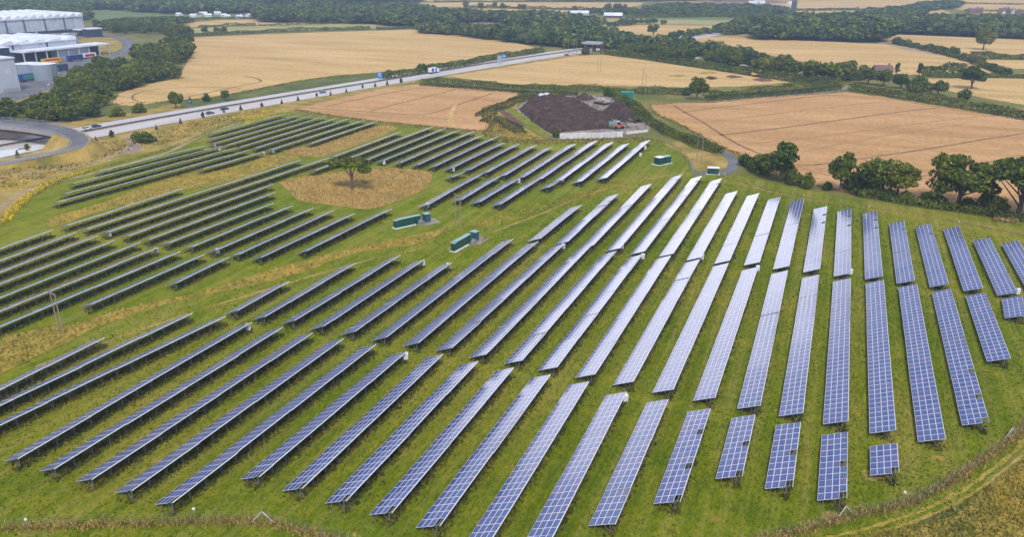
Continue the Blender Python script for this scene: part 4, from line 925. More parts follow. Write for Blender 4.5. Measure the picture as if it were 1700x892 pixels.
hpole((1066, 145), (1071, 160), 12.5, 'thin twin pole at the hedge in front of the diggings')
for x0, x1, y, lb in ((937, 943, 93, 'left pair of tall thin poles beside the distant motorway'), (952, 957, 90, 'right pair of tall thin poles beside the distant motorway')):
    hpole((x0, y), (x1, y), 14, lb, cross=False, rad=.18)
# ------------------------------------------------------------------ trees
tree(585, 316, 11.6, 'flat', 'lone flat-topped tree with a bare trunk in the golden meadow island', name='lone_tree', wide=.92)
T = [ # right-hand hedgerow, left to right
 (1236, 276, 5, 'bush', 'small dark bush left of the large right-hand tree', 1), (1253, 280, 4.5, 'bush', 'low dark bush between the lane and the large tree', .9),
 (1276, 293, 9.0, 'round', 'left half of the large dark crown right of the lane', 1.05), (1297, 303, 13.2, 'tall', 'tall dark tree right of the access lane', 1.25), (1308, 304, 7, 'bush', 'rounded low growth under the tall dark tree', .6),
 (1340, 313, 5.2, 'bush', 'small round bush standing alone against the wheat', .62), (1373, 316, 3.2, 'bush', 'low yellowish bush left of the slim tree', .9),
 (1394, 318, 12.5, 'open', 'slim light green tree with a visible trunk against the wheat', .62), (1416, 318, 6, 'bush', 'dark bush joining the slim tree and the twin crowns', .9),
 (1436, 322, 9.5, 'round', 'left of the three joined crowns in the right hedgerow', 1.0), (1463, 326, 12.2, 'round', 'middle of the three joined crowns in the right hedgerow', .95), (1488, 331, 11.6, 'open', 'right of the three joined crowns in the right hedgerow', .85),
 (1553, 340, 15.3, 'tall', 'tall ragged tree with light green top in the right hedgerow', .85), (1589, 344, 15.0, 'open', 'wide open-crowned tree right of the ragged one', 1.05),
 (1636, 344, 5.5, 'bush', 'small bush between the last two large trees', .8), (1690, 360, 17.2, 'open', 'large spreading tree with a thick trunk at the right edge', 1.0), (1725, 362, 11, 'round', 'crown cut by the right edge below the spreading tree', 1.1),
 (1157, 166, 14.5, 'round', 'big dark round tree standing at the lane above the wheat', .8), (1140, 158, 5, 'bush', 'bush at the left foot of the big round tree', 1.1),
 (243, 237, 4.6, 'bush', 'dense bush by the dusty track above the roadside rows', 1.25), (228, 232, 3.2, 'bush', 'small bush left of the dense bush by the track', 1.2),
 (293, 180, 9.3, 'round', 'round tree on the far motorway verge left of the marker sign', .85), (375, 167, 6.4, 'round', 'smaller round tree on the far motorway verge', .9), (344, 168, 4, 'bush', 'low bush between the two verge trees', .8), (317, 176, 5, 'tall', 'thin young tree between the two verge trees', .6),
 (197, 193, 4.5, 'bush', 'low bush on the motorway verge right of the wood', 1.2), (232, 187, 4.5, 'bush', 'second low bush on the motorway verge', 1.2),
 (972, 90, 7, 'bush', 'round bush below the distant road bridge', .9),
 (1085, 60, 13, 'open', 'lone open-crowned tree between stubble fields top centre', 1.0), (1103, 41, 7, 'round', 'tiny round tree on the green field top centre', .9),
 (1632, 83, 19, 'round', 'dark umbrella-shaped oak alone in the top right stubble field', .8),
 (1612, 148, 15, 'open', 'spreading oak above the right wheat field', 1.0), (1557, 158, 9.5, 'round', 'round bushy tree above the right wheat hedge', 1.0), (1603, 165, 6.5, 'bush', 'small round tree in the right wheat hedge', .9), (1524, 152, 9, 'bush', 'broad bushy tree right of the farmhouse garden', 1.1),
 (1440, 140, 12, 'round', 'large tree in the farmhouse garden', 1.1), (1466, 143, 11, 'round', 'second garden tree left of the farmhouse yard', 1.1), (1495, 147, 10, 'round', 'third garden tree by the farmhouse', 1.1), (1488, 125, 9, 'tall', 'slim tree behind the farmhouse', .8), (1525, 126, 9, 'tall', 'slim dark tree right of the farmhouse', .9)]
T = [(x, y, h * (1.13 if y > 270 and x > 1270 and h > 8 else 1), k, lb, wd * (1.06 if x > 1500 and h > 8 else 1)) for x, y, h, k, lb, wd in T]
for (x, y, h, k, lb, wd) in T: tree(x, y, h, k, lb, wide=wd * (h / h), cat='bush' if k == 'bush' else 'tree', name='bush' if k == 'bush' else 'broadleaf_tree')
for i, (x, y) in enumerate([(435, 178), (468, 172), (495, 167), (526, 161), (549, 158), (575, 153), (602, 147), (623, 144), (643, 141), (666, 138), (260, 215), (300, 205), (337, 196), (372, 187), (400, 183), (46, 250), (30, 262), (160, 236), (186, 228)]):
    c = at(x, y); low_tree(c[0], c[1], random.uniform(2.4, 3.6), 'conifer' if i % 3 else 'tall', 'small young tree planted along the near motorway verge', 'young trees along the motorway verge', 'young_tree', 1.1)
for i, (x, y, h, wd, lb) in enumerate([(1262, 286, 6, 1.1, 'thicket under the left side of the large dark crown'), (1322, 306, 4.5, .9, 'low thicket right of the tall dark tree'), (1427, 322, 4.2, 1.1, 'thicket at the left foot of the three joined crowns'), (1452, 326, 4.0, 1.1, 'thicket between the first two of the three joined crowns'), (1474, 331, 4.0, 1.1, 'thicket between the last two of the three joined crowns'), (1502, 335, 3.6, 1.1, 'thicket at the right foot of the three joined crowns'), (1535, 340, 3.8, 1.1, 'thicket left of the ragged tall tree'), (1562, 345, 4.2, 1.0, 'thicket between the ragged tree and the wide open-crowned tree'), (1605, 348, 3.8, 1.1, 'thicket right of the wide open-crowned tree'), (1655, 356, 5, 1.1, 'thicket left of the spreading edge tree')]):
    tree(x, y, h, 'bush', lb, wide=wd, name='bush', cat='bush')
# hedgerow trees and near woods: single trees
def grove(px_poly, sp, h, label, group, kinds=('round', 'round', 'tall'), maxn=200):
    pts = grid_in(px_poly, sp); pts = sorted(pts, key=lambda p: math.hypot(*p))[:maxn]
    for (x, y) in pts: low_tree(x, y, h * random.uniform(.75, 1.2), random.choice(kinds), label, group, wide=random.uniform(.95, 1.25))
grove([(0, 207), (0, 190), (60, 180), (110, 165), (150, 160), (178, 168), (165, 193), (110, 205), (50, 208)], 9.0, 8.5, 'dense scrubby tree in the wood between motorway and factory', 'scrub wood by the motorway', maxn=90)
grove([(-70, 212), (0, 192), (0, 208), (-70, 222)], 9, 8, 'dense scrubby tree in the wood between motorway and factory', 'scrub wood by the motorway', maxn=12)
grove([(92, 160), (120, 140), (160, 118), (200, 108), (240, 104), (290, 118), (296, 130), (240, 140), (205, 152), (180, 166), (150, 160)], 9.5, 9.5, 'round-crowned tree in the belt between the estate road and stubble', 'tree belt by the estate road', maxn=85)
grove([(215, 100), (250, 95), (268, 88), (290, 62), (316, 62), (318, 92), (298, 116), (250, 108)], 12, 11.5, 'taller round tree at the bend of the stubble field edge', 'trees at the bend of the field edge', maxn=40)
grove([(150, 58), (185, 50), (250, 46), (320, 58), (310, 66), (270, 60), (230, 57), (195, 56)], 16, 12, 'tree in the row behind the curving estate road', 'trees behind the estate road', maxn=32)
grove([(1002, 84), (1070, 84), (1130, 92), (1160, 104), (1100, 100), (1040, 93)], 12, 10, 'tree in the belt right of the distant road bridge', 'tree belt right of the road bridge', maxn=36)
grove([(1160, 100), (1175, 97), (1230, 104), (1300, 112), (1355, 128), (1350, 134), (1290, 124), (1220, 114)], 12, 10.5, 'tree in the belt above the diggings', 'tree belt above the diggings', maxn=40)
grove([(1365, 132), (1385, 126), (1425, 130), (1435, 138), (1400, 139)], 12, 12, 'dark tree in the clump beside the lane junction', 'clump beside the lane junction', maxn=8)
wood_stuff('woodland', [(985, 80), (1000, 62), (1045, 70), (1060, 76), (1130, 80), (1155, 85), (1210, 95), (1265, 110), (1230, 104), (1175, 97), (1130, 92), (1070, 85)], 11, 11, 'dark wood filling the ground right of the distant road bridge')
wood_stuff('woodland', [(698, 56), (700, 53), (760, 54), (840, 59), (880, 54), (960, 56), (1000, 62), (985, 76), (960, 82), (930, 80), (880, 74), (850, 71), (760, 59)], 11, 12, 'grey-green wood above the big stubble field, left of the road bridge')
wood_stuff('woodland', [(430, 37), (430, 22), (520, 14), (690, 17), (720, 26), (780, 30), (840, 33), (900, 34), (960, 38), (995, 46), (960, 55), (880, 52), (846, 46), (842, 37), (765, 37), (700, 46), (600, 39), (520, 38)], 14, 13, 'broad dark wood across the top left centre', 1800)
wood_stuff('woodland', [(-60, 36), (145, 34), (143, 12), (120, -4), (-60, 0)], 13, 13, 'dark wood behind the factory roof', 900)
wood_stuff('woodland', [(120, 13), (145, 14), (300, 24), (430, 22), (430, 12), (560, 2), (700, 4), (700, -8), (300, -14), (100, -12)], 17, 14, 'distant wood along the top edge on the left', 1500)
wood_stuff('woodland', [(275, 38), (300, 30), (430, 30), (430, 32), (370, 33), (330, 36), (280, 46), (200, 54), (160, 50), (190, 42)], 13, 10, 'line of dark trees between the green field and the strip fields', 400)
wood_stuff('woodland', [(1262, 66), (1256, 58), (1275, 50), (1320, 45), (1400, 45), (1440, 47), (1465, 57), (1462, 71), (1400, 69), (1330, 67)], 12, 17, 'tall dark wood at the top right above the pale stubble', 1300)
wood_stuff('woodland', [(1462, 56), (1465, 48), (1500, 42), (1600, 40), (1760, 42), (1760, 68), (1650, 64), (1540, 58)], 13, 13, 'dark wood along the top right edge of the stubble', 1300)
wood_stuff('woodland', [(1395, 36), (1430, 26), (1500, 20), (1530, 12), (1590, 9), (1590, 13), (1530, 20), (1530, 30), (1465, 44), (1440, 42)], 14, 11, 'wood filling the top right valley', 900)
wood_stuff('woodland', [(1060, 24), (1075, 14), (1150, 12), (1300, 16), (1310, 24), (1300, 27), (1180, 27), (1100, 26)], 15, 9, 'wood and gardens across the top centre', 1300)
wood_stuff('woodland', [(985, 24), (970, 23), (975, 20), (1060, 20), (1060, 26), (1030, 25)], 15, 8, 'trees round the distant farm sheds', 200)
wood_stuff('woodland', [(860, 0), (860, -3), (1280, -6), (1420, -4), (1420, -1), (1060, 2)], 16, 12, 'thin wood on the skyline edge top centre', 700)
wood_stuff('woodland', [(1210, 60), (1190, 52), (1220, 44), (1250, 36), (1275, 36), (1260, 55), (1250, 58)], 12, 10, 'trees left of the tall dark wood', 200)
wood_stuff('woodland', [(1170, 54), (1200, 52), (1200, 55), (1150, 62), (1120, 66), (1110, 63)], 11, 7, 'scrub along the distant motorway', 120)
wood_stuff('woodland', [(1030, 38), (1060, 38.5), (1060, 41), (1030, 44), (1000, 46)], 10, 6, 'scrub on the green field edge top centre', 100)
wood_stuff('woodland', [(1064, 38), (1088, 38), (1088, 40), (1064, 40)], 9, 6, 'thicket on the green field top centre', 60)
# hedges
hedge([(632, 131), (650, 129), (700, 122), (750, 113), (800, 103), (860, 93), (900, 87)], 6, 4.6, 'bushy hedge between the big stubble field and the motorway', dens=2.4, size=.8)
hedge([(700, 138), (760, 141), (850, 146), (900, 149), (960, 151), (1060, 155)], 4, 3.2, 'ragged hedge on the far side of the lane, left part', rough=1, dens=4)
hedge([(698, 143), (760, 147), (850, 154), (900, 157), (960, 159)], 3, 2.0, 'clipped hedge on the near side of the lane, left part', M_HEDGEC, rough=.2)
hedge([(1060, 155), (1100, 156), (1145, 158)], 4, 3.6, 'ragged hedge left of the big round tree', rough=1)
hedge([(1168, 160), (1240, 156), (1300, 150), (1400, 141)], 4, 3.2, 'ragged hedge right of the big round tree', rough=1, dens=4)
hedge([(1172, 167), (1240, 162), (1320, 156), (1396, 149)], 3, 2.6, 'clipped dark hedge along the top of the right wheat field', M_HEDGEC, rough=.15)
hedge([(1000, 90), (1060, 96), (1130, 107), (1200, 117), (1300, 133), (1360, 139), (1395, 141)], 6, 4.4, 'long thick hedge above the diggings field', dens=2.2, size=.8)
hedge([(1410, 150), (1470, 158), (1520, 167), (1580, 177), (1640, 187), (1700, 197), (1760, 206)], 6, 4.2, 'long thick hedge along the right wheat field', dens=3.0, size=.7)
hedge([(1060, 205), (1050, 190), (1056, 186), (1075, 200), (1095, 216), (1125, 230), (1160, 245), (1195, 256)], 5, 3.2, 'straggling hedge running down from the compost yard to the lane', rough=.9, dens=4)
hedge([(1060, 176), (1070, 192), (1100, 213), (1150, 236), (1200, 252)], 3, 2.0, 'low growth along the left edge of the right wheat field', rough=.9, dens=4)
hedge([(300, 33), (360, 31), (430, 31)], 4, 2.6, 'low bushes in front of the small white houses', dens=1.5, size=.9)
hedge([(1425, 326), (1480, 334), (1540, 344), (1600, 352), (1650, 359), (1740, 374)], 4, 2.4, 'low dark hedge under the right-hand trees', rough=.6, dens=6, size=.45)
hedge([(1650, 366), (1690, 371)], 2.5, 1.2, 'reddish brown bramble mound under the spreading tree', M_BRNBL, rough=.6, cat='bramble', name='bramble')
hedge([(1485, 72), (1530, 82), (1580, 94), (1615, 104), (1640, 114), (1672, 124)], 7, 4.5, 'hedge with small trees between the right stubble fields', rough=1, dens=3.2, size=.9)
hedge([(1610, 97), (1660, 98.5), (1720, 99)], 6, 4.5, 'hedge left of the right edge above the small stubble strip', rough=1, dens=3.2, size=.9)
hedge([(1530, 127), (1570, 128), (1680, 130), (1740, 131)], 4, 2.8, 'thin hedge behind the spreading oak on the right', rough=.4, dens=4.5, size=.8)
hedge([(1530, 122), (1580, 124), (1600, 124)], 7, 6, 'clump of small trees left of the spreading oak', rough=1, dens=3.2, size=.9)
hedge([(320, 60), (400, 57), (470, 52), (540, 50), (615, 49)], 5, 3.6, 'hedge along the top of the big stubble field, left part', rough=.6, dens=1.6, size=.9)
hedge([(625, 49.5), (700, 47)], 5, 3.6, 'hedge along the top of the big stubble field, right part', rough=.6, dens=1.6, size=.9)
hedge([(330, 46), (380, 43.5), (425, 43)], 5, 3.4, 'short hedge between the two strip fields', rough=1, dens=1.4, size=.9)
hedge([(430, 43), (500, 41.5), (560, 39)], 5, 3.2, 'gappy hedge right of the short one between the strip fields', rough=1, dens=1.0, size=.9)
hedge([(700, 43), (770, 12), (960, 17), (1030, 19)][1:], 6, 4.5, 'distant hedge with round trees top centre', rough=1, dens=1.0, size=1.2)
hedge([(720, 3.2), (960, 3.4), (1060, 3)], 6, 3.5, 'very distant hedge top centre', rough=.5, dens=.9, size=1.3)
hedge([(1040, 30), (1150, 28.5), (1300, 29)], 9, 6, 'dark hedge line behind the green field top centre', rough=.5, dens=1.2, size=1.2)
hedge([(1320, 17.5), (1380, 17.5), (1425, 16)], 7, 4, 'distant hedge right of the church tower', rough=.4, dens=1, size=1.2)
hedge([(1600, 6), (1700, 8), (1760, 9)], 5, 3, 'distant hedge in the top right corner, upper one', rough=.3, dens=.8, size=1.2)
hedge([(1600, 18), (1700, 20), (1760, 22)], 5, 3, 'distant hedge in the top right corner, lower one', rough=.3, dens=.8, size=1.2)
for i, (x, y, h) in enumerate([(773, 12, 12), (798, 13, 10), (821, 13, 11), (835, 14, 10), (862, 15, 9), (870, 15, 9), (955, 18, 9), (986, 19, 8), (1010, 18, 13), (1025, 18, 13), (1036, 18, 11), (1488, 74, 7), (1506, 77, 7), (1558, 88, 7), (1570, 91, 7), (1583, 93, 8), (1100, 40, 6), (340, 54, 7), (360, 54, 7), (372, 55, 8), (645, 129, 6), (702, 121, 7)]):
    c = at(x, y); low_tree(c[0], c[1], h, 'round', 'round hedgerow tree ' + ['first', 'second', 'third', 'fourth', 'fifth', 'sixth', 'seventh', 'eighth', 'ninth', 'tenth', 'eleventh'][i] + ' from the left along the hedge top centre' if i < 11 else 'round hedgerow tree on a far field boundary', 'far hedgerow trees')
# scrub beside the compost yard
hedge([(800, 196), (815, 184), (832, 178), (862, 166), (900, 158), (940, 157)], 9, 1.8, 'rough grey-green scrub bank at the upper left of the compost yard', M_WEED, rough=.8, dens=3.2, cat='scrub', name='scrub', size=.6)
hedge([(806, 205), (824, 196), (845, 208), (866, 222)], 8, 1.2, 'rough scrub and dead stalks left of the grass strip at the yard', M_WEED, rough=.8, dens=3.2, cat='scrub', name='scrub', size=.6)
hedge([(1020, 163), (1040, 172), (1055, 186)], 5, 4.5, 'green bushes right of the screening machines', rough=.8, dens=4, cat='bushes')
tree(922, 228, 3.6, 'bush', 'dark bush at the left end of the white concrete wall', wide=.8, name='bush', cat='bush')
tree(1010, 160, 5, 'bush', 'bush behind the small dark compost heap', wide=.8, name='bush', cat='bush')
tufts('yard_weeds', scatter_poly([(800, 215), (830, 195), (870, 222), (905, 232), (1070, 228), (1100, 236), (940, 240), (850, 240), (800, 226)], .8), .7, .6, M_MIXBL, 'tall dry weeds in front of the concrete wall', 'weeds')
tufts('verge_grass', scatter_poly([(-20, 375), (0, 318), (60, 300), (150, 275), (215, 250), (300, 232), (345, 214), (420, 193), (470, 182), (440, 178), (330, 200), (200, 232), (148, 240), (100, 262), (0, 285), (-20, 290)], .55), .55, .7, M_MIXBL, 'tall dry verge grass between the slip road and the solar farm', 'grass', per=1)

# ------------------------------------------------------------------ overpass and its road
OV = [(-140, 198, 7), (-60, 200, 7), (0, 204, 7), (40, 207.5, 7), (75, 212, 7), (100, 217, 6.8), (122, 224, 6.4), (135, 233, 5.6), (130, 243, 4.6), (105, 251.5, 3.6), (60, 261, 2.4), (0, 272.5, 1.1), (-60, 285, .3)]
o3 = [np.array([*at(p[0], p[1], p[2]), p[2]]) for p in OV]
def chaikin3(P, it=3):
    for _ in range(it):
        q = [P[0]]
        for a, b in zip(P[:-1], P[1:]): q += [a * .75 + b * .25, a * .25 + b * .75]
        q.append(P[-1]); P = q
    return np.array(P)
O3 = chaikin3(o3)
half = np.interp(np.linspace(0, 1, len(O3)), [0, .35, .5, .6, 1], [5.4, 5.0, 3.8, 3.0, 2.8])
road = strip('slip_road', O3[:, :2], half, half, 0, M_ASPH, zs=list(O3[:, 2] + .05))
# span part = first third (bridge proper); the rest rides on an embankment
endb = int(len(O3) * .46)
r = empty('road_bridge', (O3[0][0], O3[0][1], 0), 0, 'concrete road bridge curving over the motorway at the left edge', 'bridge')
def rel(p): return (p[0] - O3[0][0], p[1] - O3[0][1], p[2])
A = offset_line(O3[:, :2], half + .7); B = offset_line(O3[:, :2], -(half + .7))
mb = MB()
for i in range(endb):
    z0, z1 = O3[i][2], O3[i + 1][2]
    for a, b, hh in ((A[i], A[i + 1], 1), (B[i], B[i + 1], -1)):
        mb.poly([rel((*a, z0 - 1.3)), rel((*b, z1 - 1.3)), rel((*b, z1 + .25)), rel((*a, z0 + .25))])
    mb.poly([rel((*A[i], z0 - 1.3)), rel((*A[i + 1], z1 - 1.3)), rel((*B[i + 1], z1 - 1.3)), rel((*B[i], z0 - 1.3))])
    mb.poly([rel((*A[i], z0 + .25)), rel((*A[i + 1], z1 + .25)), rel((*(A[i + 1] * .93 + B[i + 1] * .07), z1 + .25)), rel((*(A[i] * .93 + B[i] * .07), z0 + .25))])
    mb.poly([rel((*B[i], z0 + .25)), rel((*B[i + 1], z1 + .25)), rel((*(B[i + 1] * .93 + A[i + 1] * .07), z1 + .25)), rel((*(B[i] * .93 + A[i] * .07), z0 + .25))])
    mb.poly([rel((*(A[i] * .93 + B[i] * .07), z0 + .02)), rel((*(A[i + 1] * .93 + B[i + 1] * .07), z1 + .02)), rel((*(B[i + 1] * .93 + A[i + 1] * .07), z1 + .02)), rel((*(B[i] * .93 + A[i] * .07), z0 + .02))])
mb.build('deck', plain('bridge_concrete', (.34, .30, .29), .8, .15, .4), r)
mb = MB()
for i in range(0, endb - 2, 1):
    for a, b in ((B[i] * .98 + A[i] * .02, B[i + 2] * .98 + A[i + 2] * .02),):
        z0, z1 = O3[i][2], O3[i + 2][2]
        mb.poly([rel((*a, z0 - 1.28)), rel((*b, z1 - 1.28)), rel((*b, z1 - 2.3)), rel((*a, z0 - 2.3))])
mb.build('girder', plain('weathering_steel', (.06, .035, .035), .7, .2, .5), r)
for side, Lx in (('far', A), ('near', B)):
    mb = MB()
    for i in range(0, len(O3) - 1):
        z0, z1 = O3[i][2] + .25, O3[i + 1][2] + .25
        if i > endb: z0 -= .2; z1 -= .2
        for zz in (.45, .8, 1.15): mb.tube(rel((*Lx[i], z0 + zz)), rel((*Lx[i + 1], z1 + zz)), .05, n=4, cap=False)
        if i % 2 == 0: mb.tube(rel((*Lx[i], z0 - .2)), rel((*Lx[i], z0 + 1.2)), .06, n=4)
    mb.build('railing', M_STEEL, r)
for t in (4,):
    p = O3[endb // 5]; mb = MB(); mb.box(-7, 7, -1.2, 1.2, 0, p[2] - 2.2)
    ap = at(9, 229); mb.build('pier', plain('pier_concrete', (.42, .37, .34), .85, .15, .4), r, (ap[0] - O3[0][0], ap[1] - O3[0][1], 0), (0, 0, R(15)))
ap = at(108, 236); mb = MB(); mb.prism([(-5, 0), (2, 0), (1.5, 4.6), (-5, 4.6)], -4, 2); mb.build('abutment', M_WCONC, r, (ap[0] - O3[0][0] + 2, ap[1] - O3[0][1] + 3, 0), (0, 0, R(15)))
mb = MB()
E1 = offset_line(O3[:, :2], half + 1.0); E2 = offset_line(O3[:, :2], -(half + 1.0)); F1 = offset_line(O3[:, :2], half + 1.0 + O3[:, 2] * 1.1); F2 = offset_line(O3[:, :2], -(half + 1.0 + O3[:, 2] * 1.1))
for i in range(endb, len(O3) - 1):
    z0, z1 = O3[i][2], O3[i + 1][2]
    mb.poly([(*E1[i], z0), (*E1[i + 1], z1), (*F1[i + 1], 0), (*F1[i], 0)]); mb.poly([(*E2[i], z0), (*F2[i], 0), (*F2[i + 1], 0), (*E2[i + 1], z1)])
    mb.poly([(*E1[i], z0 + .02), (*E2[i], z0 + .02), (*E2[i + 1], z1 + .02), (*E1[i + 1], z1 + .02)])
tag(mb.build('embankment', M_VERGE), kind='structure')
# distant bridge over the motorway
a = np.array(at(969, 84)); b = np.array(at(1003, 86)); d = b - a; yaw = math.atan2(d[1], d[0]); L = np.linalg.norm(d)
r = empty('road_bridge', (a[0], a[1], 0), yaw, 'small distant grey road bridge at the end of the motorway', 'bridge')
mb = MB(); mb.box(0, L - 3, -4, 4, 6.2, 7.2); mb.build('deck', M_STEEL, r)
mb = MB(); mb.box(0, L - 3, -4.1, -3.8, 7.2, 8.3); mb.box(0, L - 3, 3.8, 4.1, 7.2, 8.3); mb.build('parapet', plain('pale_parapet', (.45, .45, .48), .7), r)
for t in (.12, .5, .88):
    mb = MB(); mb.box(L * t - .5, L * t + .5, -3, 3, 0, 6.2); mb.build('pier', M_REDSOIL, r)
# ------------------------------------------------------------------ vehicles
def heading(p):
    d = np.hypot(mc[:, 0] - p[0], mc[:, 1] - p[1]); i = int(min(max(1, d.argmin()), len(mc) - 2)); v = mc[i + 1] - mc[i - 1]
    return math.atan2(v[1], v[0])
_w = MB(); _w.tube((0, -.11, 0), (0, .11, 0), .33, n=12); TYRE = _w.mesh('wheel', M_BLACK)
def car(px, py, col, label, yaw=None, group='cars on the motorway', sc=1.0, estate=False, z=.13, cat='car', off=0):
    p = at(px, py); yaw = heading(p) + off if yaw is None else yaw
    r = empty('car', (p[0], p[1], z), yaw, label, cat, group); r.scale = (sc, sc, sc)
    m = plain('car_paint_%d' % int(col[0] * 1000 + col[1] * 100 + col[2] * 10), col, .25, .02, 1, spec=.6)
    mb = MB(); tail = 0.15 if estate else .75
    mb.prism([(-2.2, .3), (2.2, .3), (2.25, .62), (2.05, .82), (.95, .93), (-1.6, .95), (-2.2, .88)], -.88, .88); mb.build('body', m, r)
    mb = MB(); mb.prism([(1.0, .935), (.25, 1.42), (-1.2 - (1 - tail) * .5, 1.44), (-2.1 + tail * .35, .945)], -.76, .76); g_ = mb.build('windows', M_GLASS, r)
    mb = MB(); mb.box(-1.35, .28, -.70, .70, 1.443, 1.475); mb.build('roof', m, r)
    for x in (-1.4, 1.35):
        for y in (-.82, .82): obj('wheel', TYRE, r, (x, y, .33))
    for y in (-.62, .62):
        mb = MB(); mb.box(2.2, 2.27, y - .18, y + .18, .6, .75); mb.build('headlight', M_WHITE, r)
    return r
car(145, 215.5, (.75, .75, .75), 'white car on the far carriageway beside the bridge', estate=True)
car(160, 211.5, (.05, .09, .11), 'dark blue-green car just ahead of the white car near the bridge')
car(349, 189.5, (.12, .13, .15), 'dark grey car on the near carriageway, left of the dark blue one')
car(373, 182.5, (.06, .06, .14), 'dark blue car on the near carriageway, right of the dark grey one')
car(536, 154.5, (.12, .14, .24), 'blue-grey car alone in the middle of the motorway')
car(941, 92, (.10, .13, .22), 'dark car at the thin poles near the far end of the motorway')
car(945, 87.5, (.6, .6, .62), 'pale car at the thin poles near the far end of the motorway')
car(1212, 106.5, (.7, .7, .72), 'white car on the distant slip road among trees', yaw=seg_yaw((1200, 104), (1235, 109))[1], z=.45)
car(1143, 60.5, (.75, .75, .75), 'white van on the distant motorway section', yaw=seg_yaw((1130, 66), (1175, 59))[1], z=.45, sc=1.6, estate=True, cat='van')
p = at(720, 121.5); r = empty('lorry', (p[0], p[1], .13), heading(p), 'white lorry with blue panels on its side on the motorway', 'lorry')
mb = MB(); mb.box(-4.6, 2.4, -1.25, 1.25, 1.1, 4.0); bd = mb.build('cargo_box', M_WHITE, r)
mb = MB(); mb.box(-3.4, -.9, -1.28, -1.253, 1.4, 3.8); mb.box(-3.4, -.9, 1.253, 1.28, 1.4, 3.8); mb.box(.6, 2.2, -1.28, -1.253, 1.2, 3.8); mb.build('livery_panel', plain('bright_blue_paint', (.02, .12, .5), .4), bd)
mb = MB(); mb.prism([(2.7, .6), (4.8, .6), (4.9, 1.6), (4.5, 3.1), (2.7, 3.2)], -1.2, 1.2); cb = mb.build('cab', M_WHITE, r)
mb = MB(); mb.poly([(4.91, -1.05, 1.75), (4.91, 1.05, 1.75), (4.56, 1.05, 2.9), (4.56, -1.05, 2.9)]); mb.build('windscreen', M_GLASS, cb)
mb = MB(); mb.box(-4.6, 4.6, -.5, .5, .7, 1.1); mb.build('chassis', M_DARKST, r)
for x in (-3.8, -2.7, 3.6):
    for y in (-1.1, 1.1): w_ = obj('wheel', TYRE, r, (x, y, .5)); w_.scale = (1.5, 1.6, 1.5)
# ------------------------------------------------------------------ road signs
def road_sign(px, py, w_, h, z0, col, lb, back=None, yaw_off=0.0, bars=True):
    p = at(px, py); r = empty('road_sign', (p[0], p[1], 0), heading(p) + R(90) + R(180) + yaw_off, lb, 'road sign')
    mb = MB(); mb.box(-w_ / 2, w_ / 2, -.06, .06, z0, z0 + h); pn = mb.build('panel', col, r)
    if bars:
        mb = MB()
        for k, (x0, x1, z) in enumerate(((-.32, .2, .78), (-.32, .32, .55), (-.32, .05, .32))): mb.box(x0 * w_, x1 * w_, -.085, -.062, z0 + z * h, z0 + (z + .09) * h)
        mb.box(.2 * w_, .24 * w_, -.085, -.062, z0 + .15 * h, z0 + .7 * h); mb.build('legend', M_WHITE, pn)
    for s_ in (-.3, .3):
        mb = MB(); mb.tube((s_ * w_, .12, 0), (s_ * w_, .12, z0 + h - .1), .09, n=6); mb.build('post', M_STEEL, r)
M_BLUE = plain('sign_blue', (.01, .20, .62), .4); M_SBACK = plain('sign_back_grey', (.33, .36, .40), .5)
road_sign(631, 133.5, 4.2, 3.8, 1.6, M_BLUE, 'blue motorway sign at the left end of the bushy hedge')
road_sign(829.5, 107, 4.0, 5.6, 1.2, M_SBACK, 'large grey-backed sign beside the motorway', bars=False, yaw_off=R(10))
road_sign(837, 104, 3.6, 3.0, 3.4, M_BLUE, 'small blue sign right of the large grey-backed one', yaw_off=R(10))
p = at(317, 180); r = empty('marker_post', (p[0], p[1], 0), heading(p), 'thin pole with a small blue panel on the far motorway verge', 'road sign')
mb = MB(); mb.tube((0, 0, 0), (0, 0, 5), .08, n=6); mb.build('post', M_STEEL, r); mb = MB(); mb.box(-.5, .5, -.05, .05, 3.2, 4.6); mb.build('panel', M_BLUE, r)
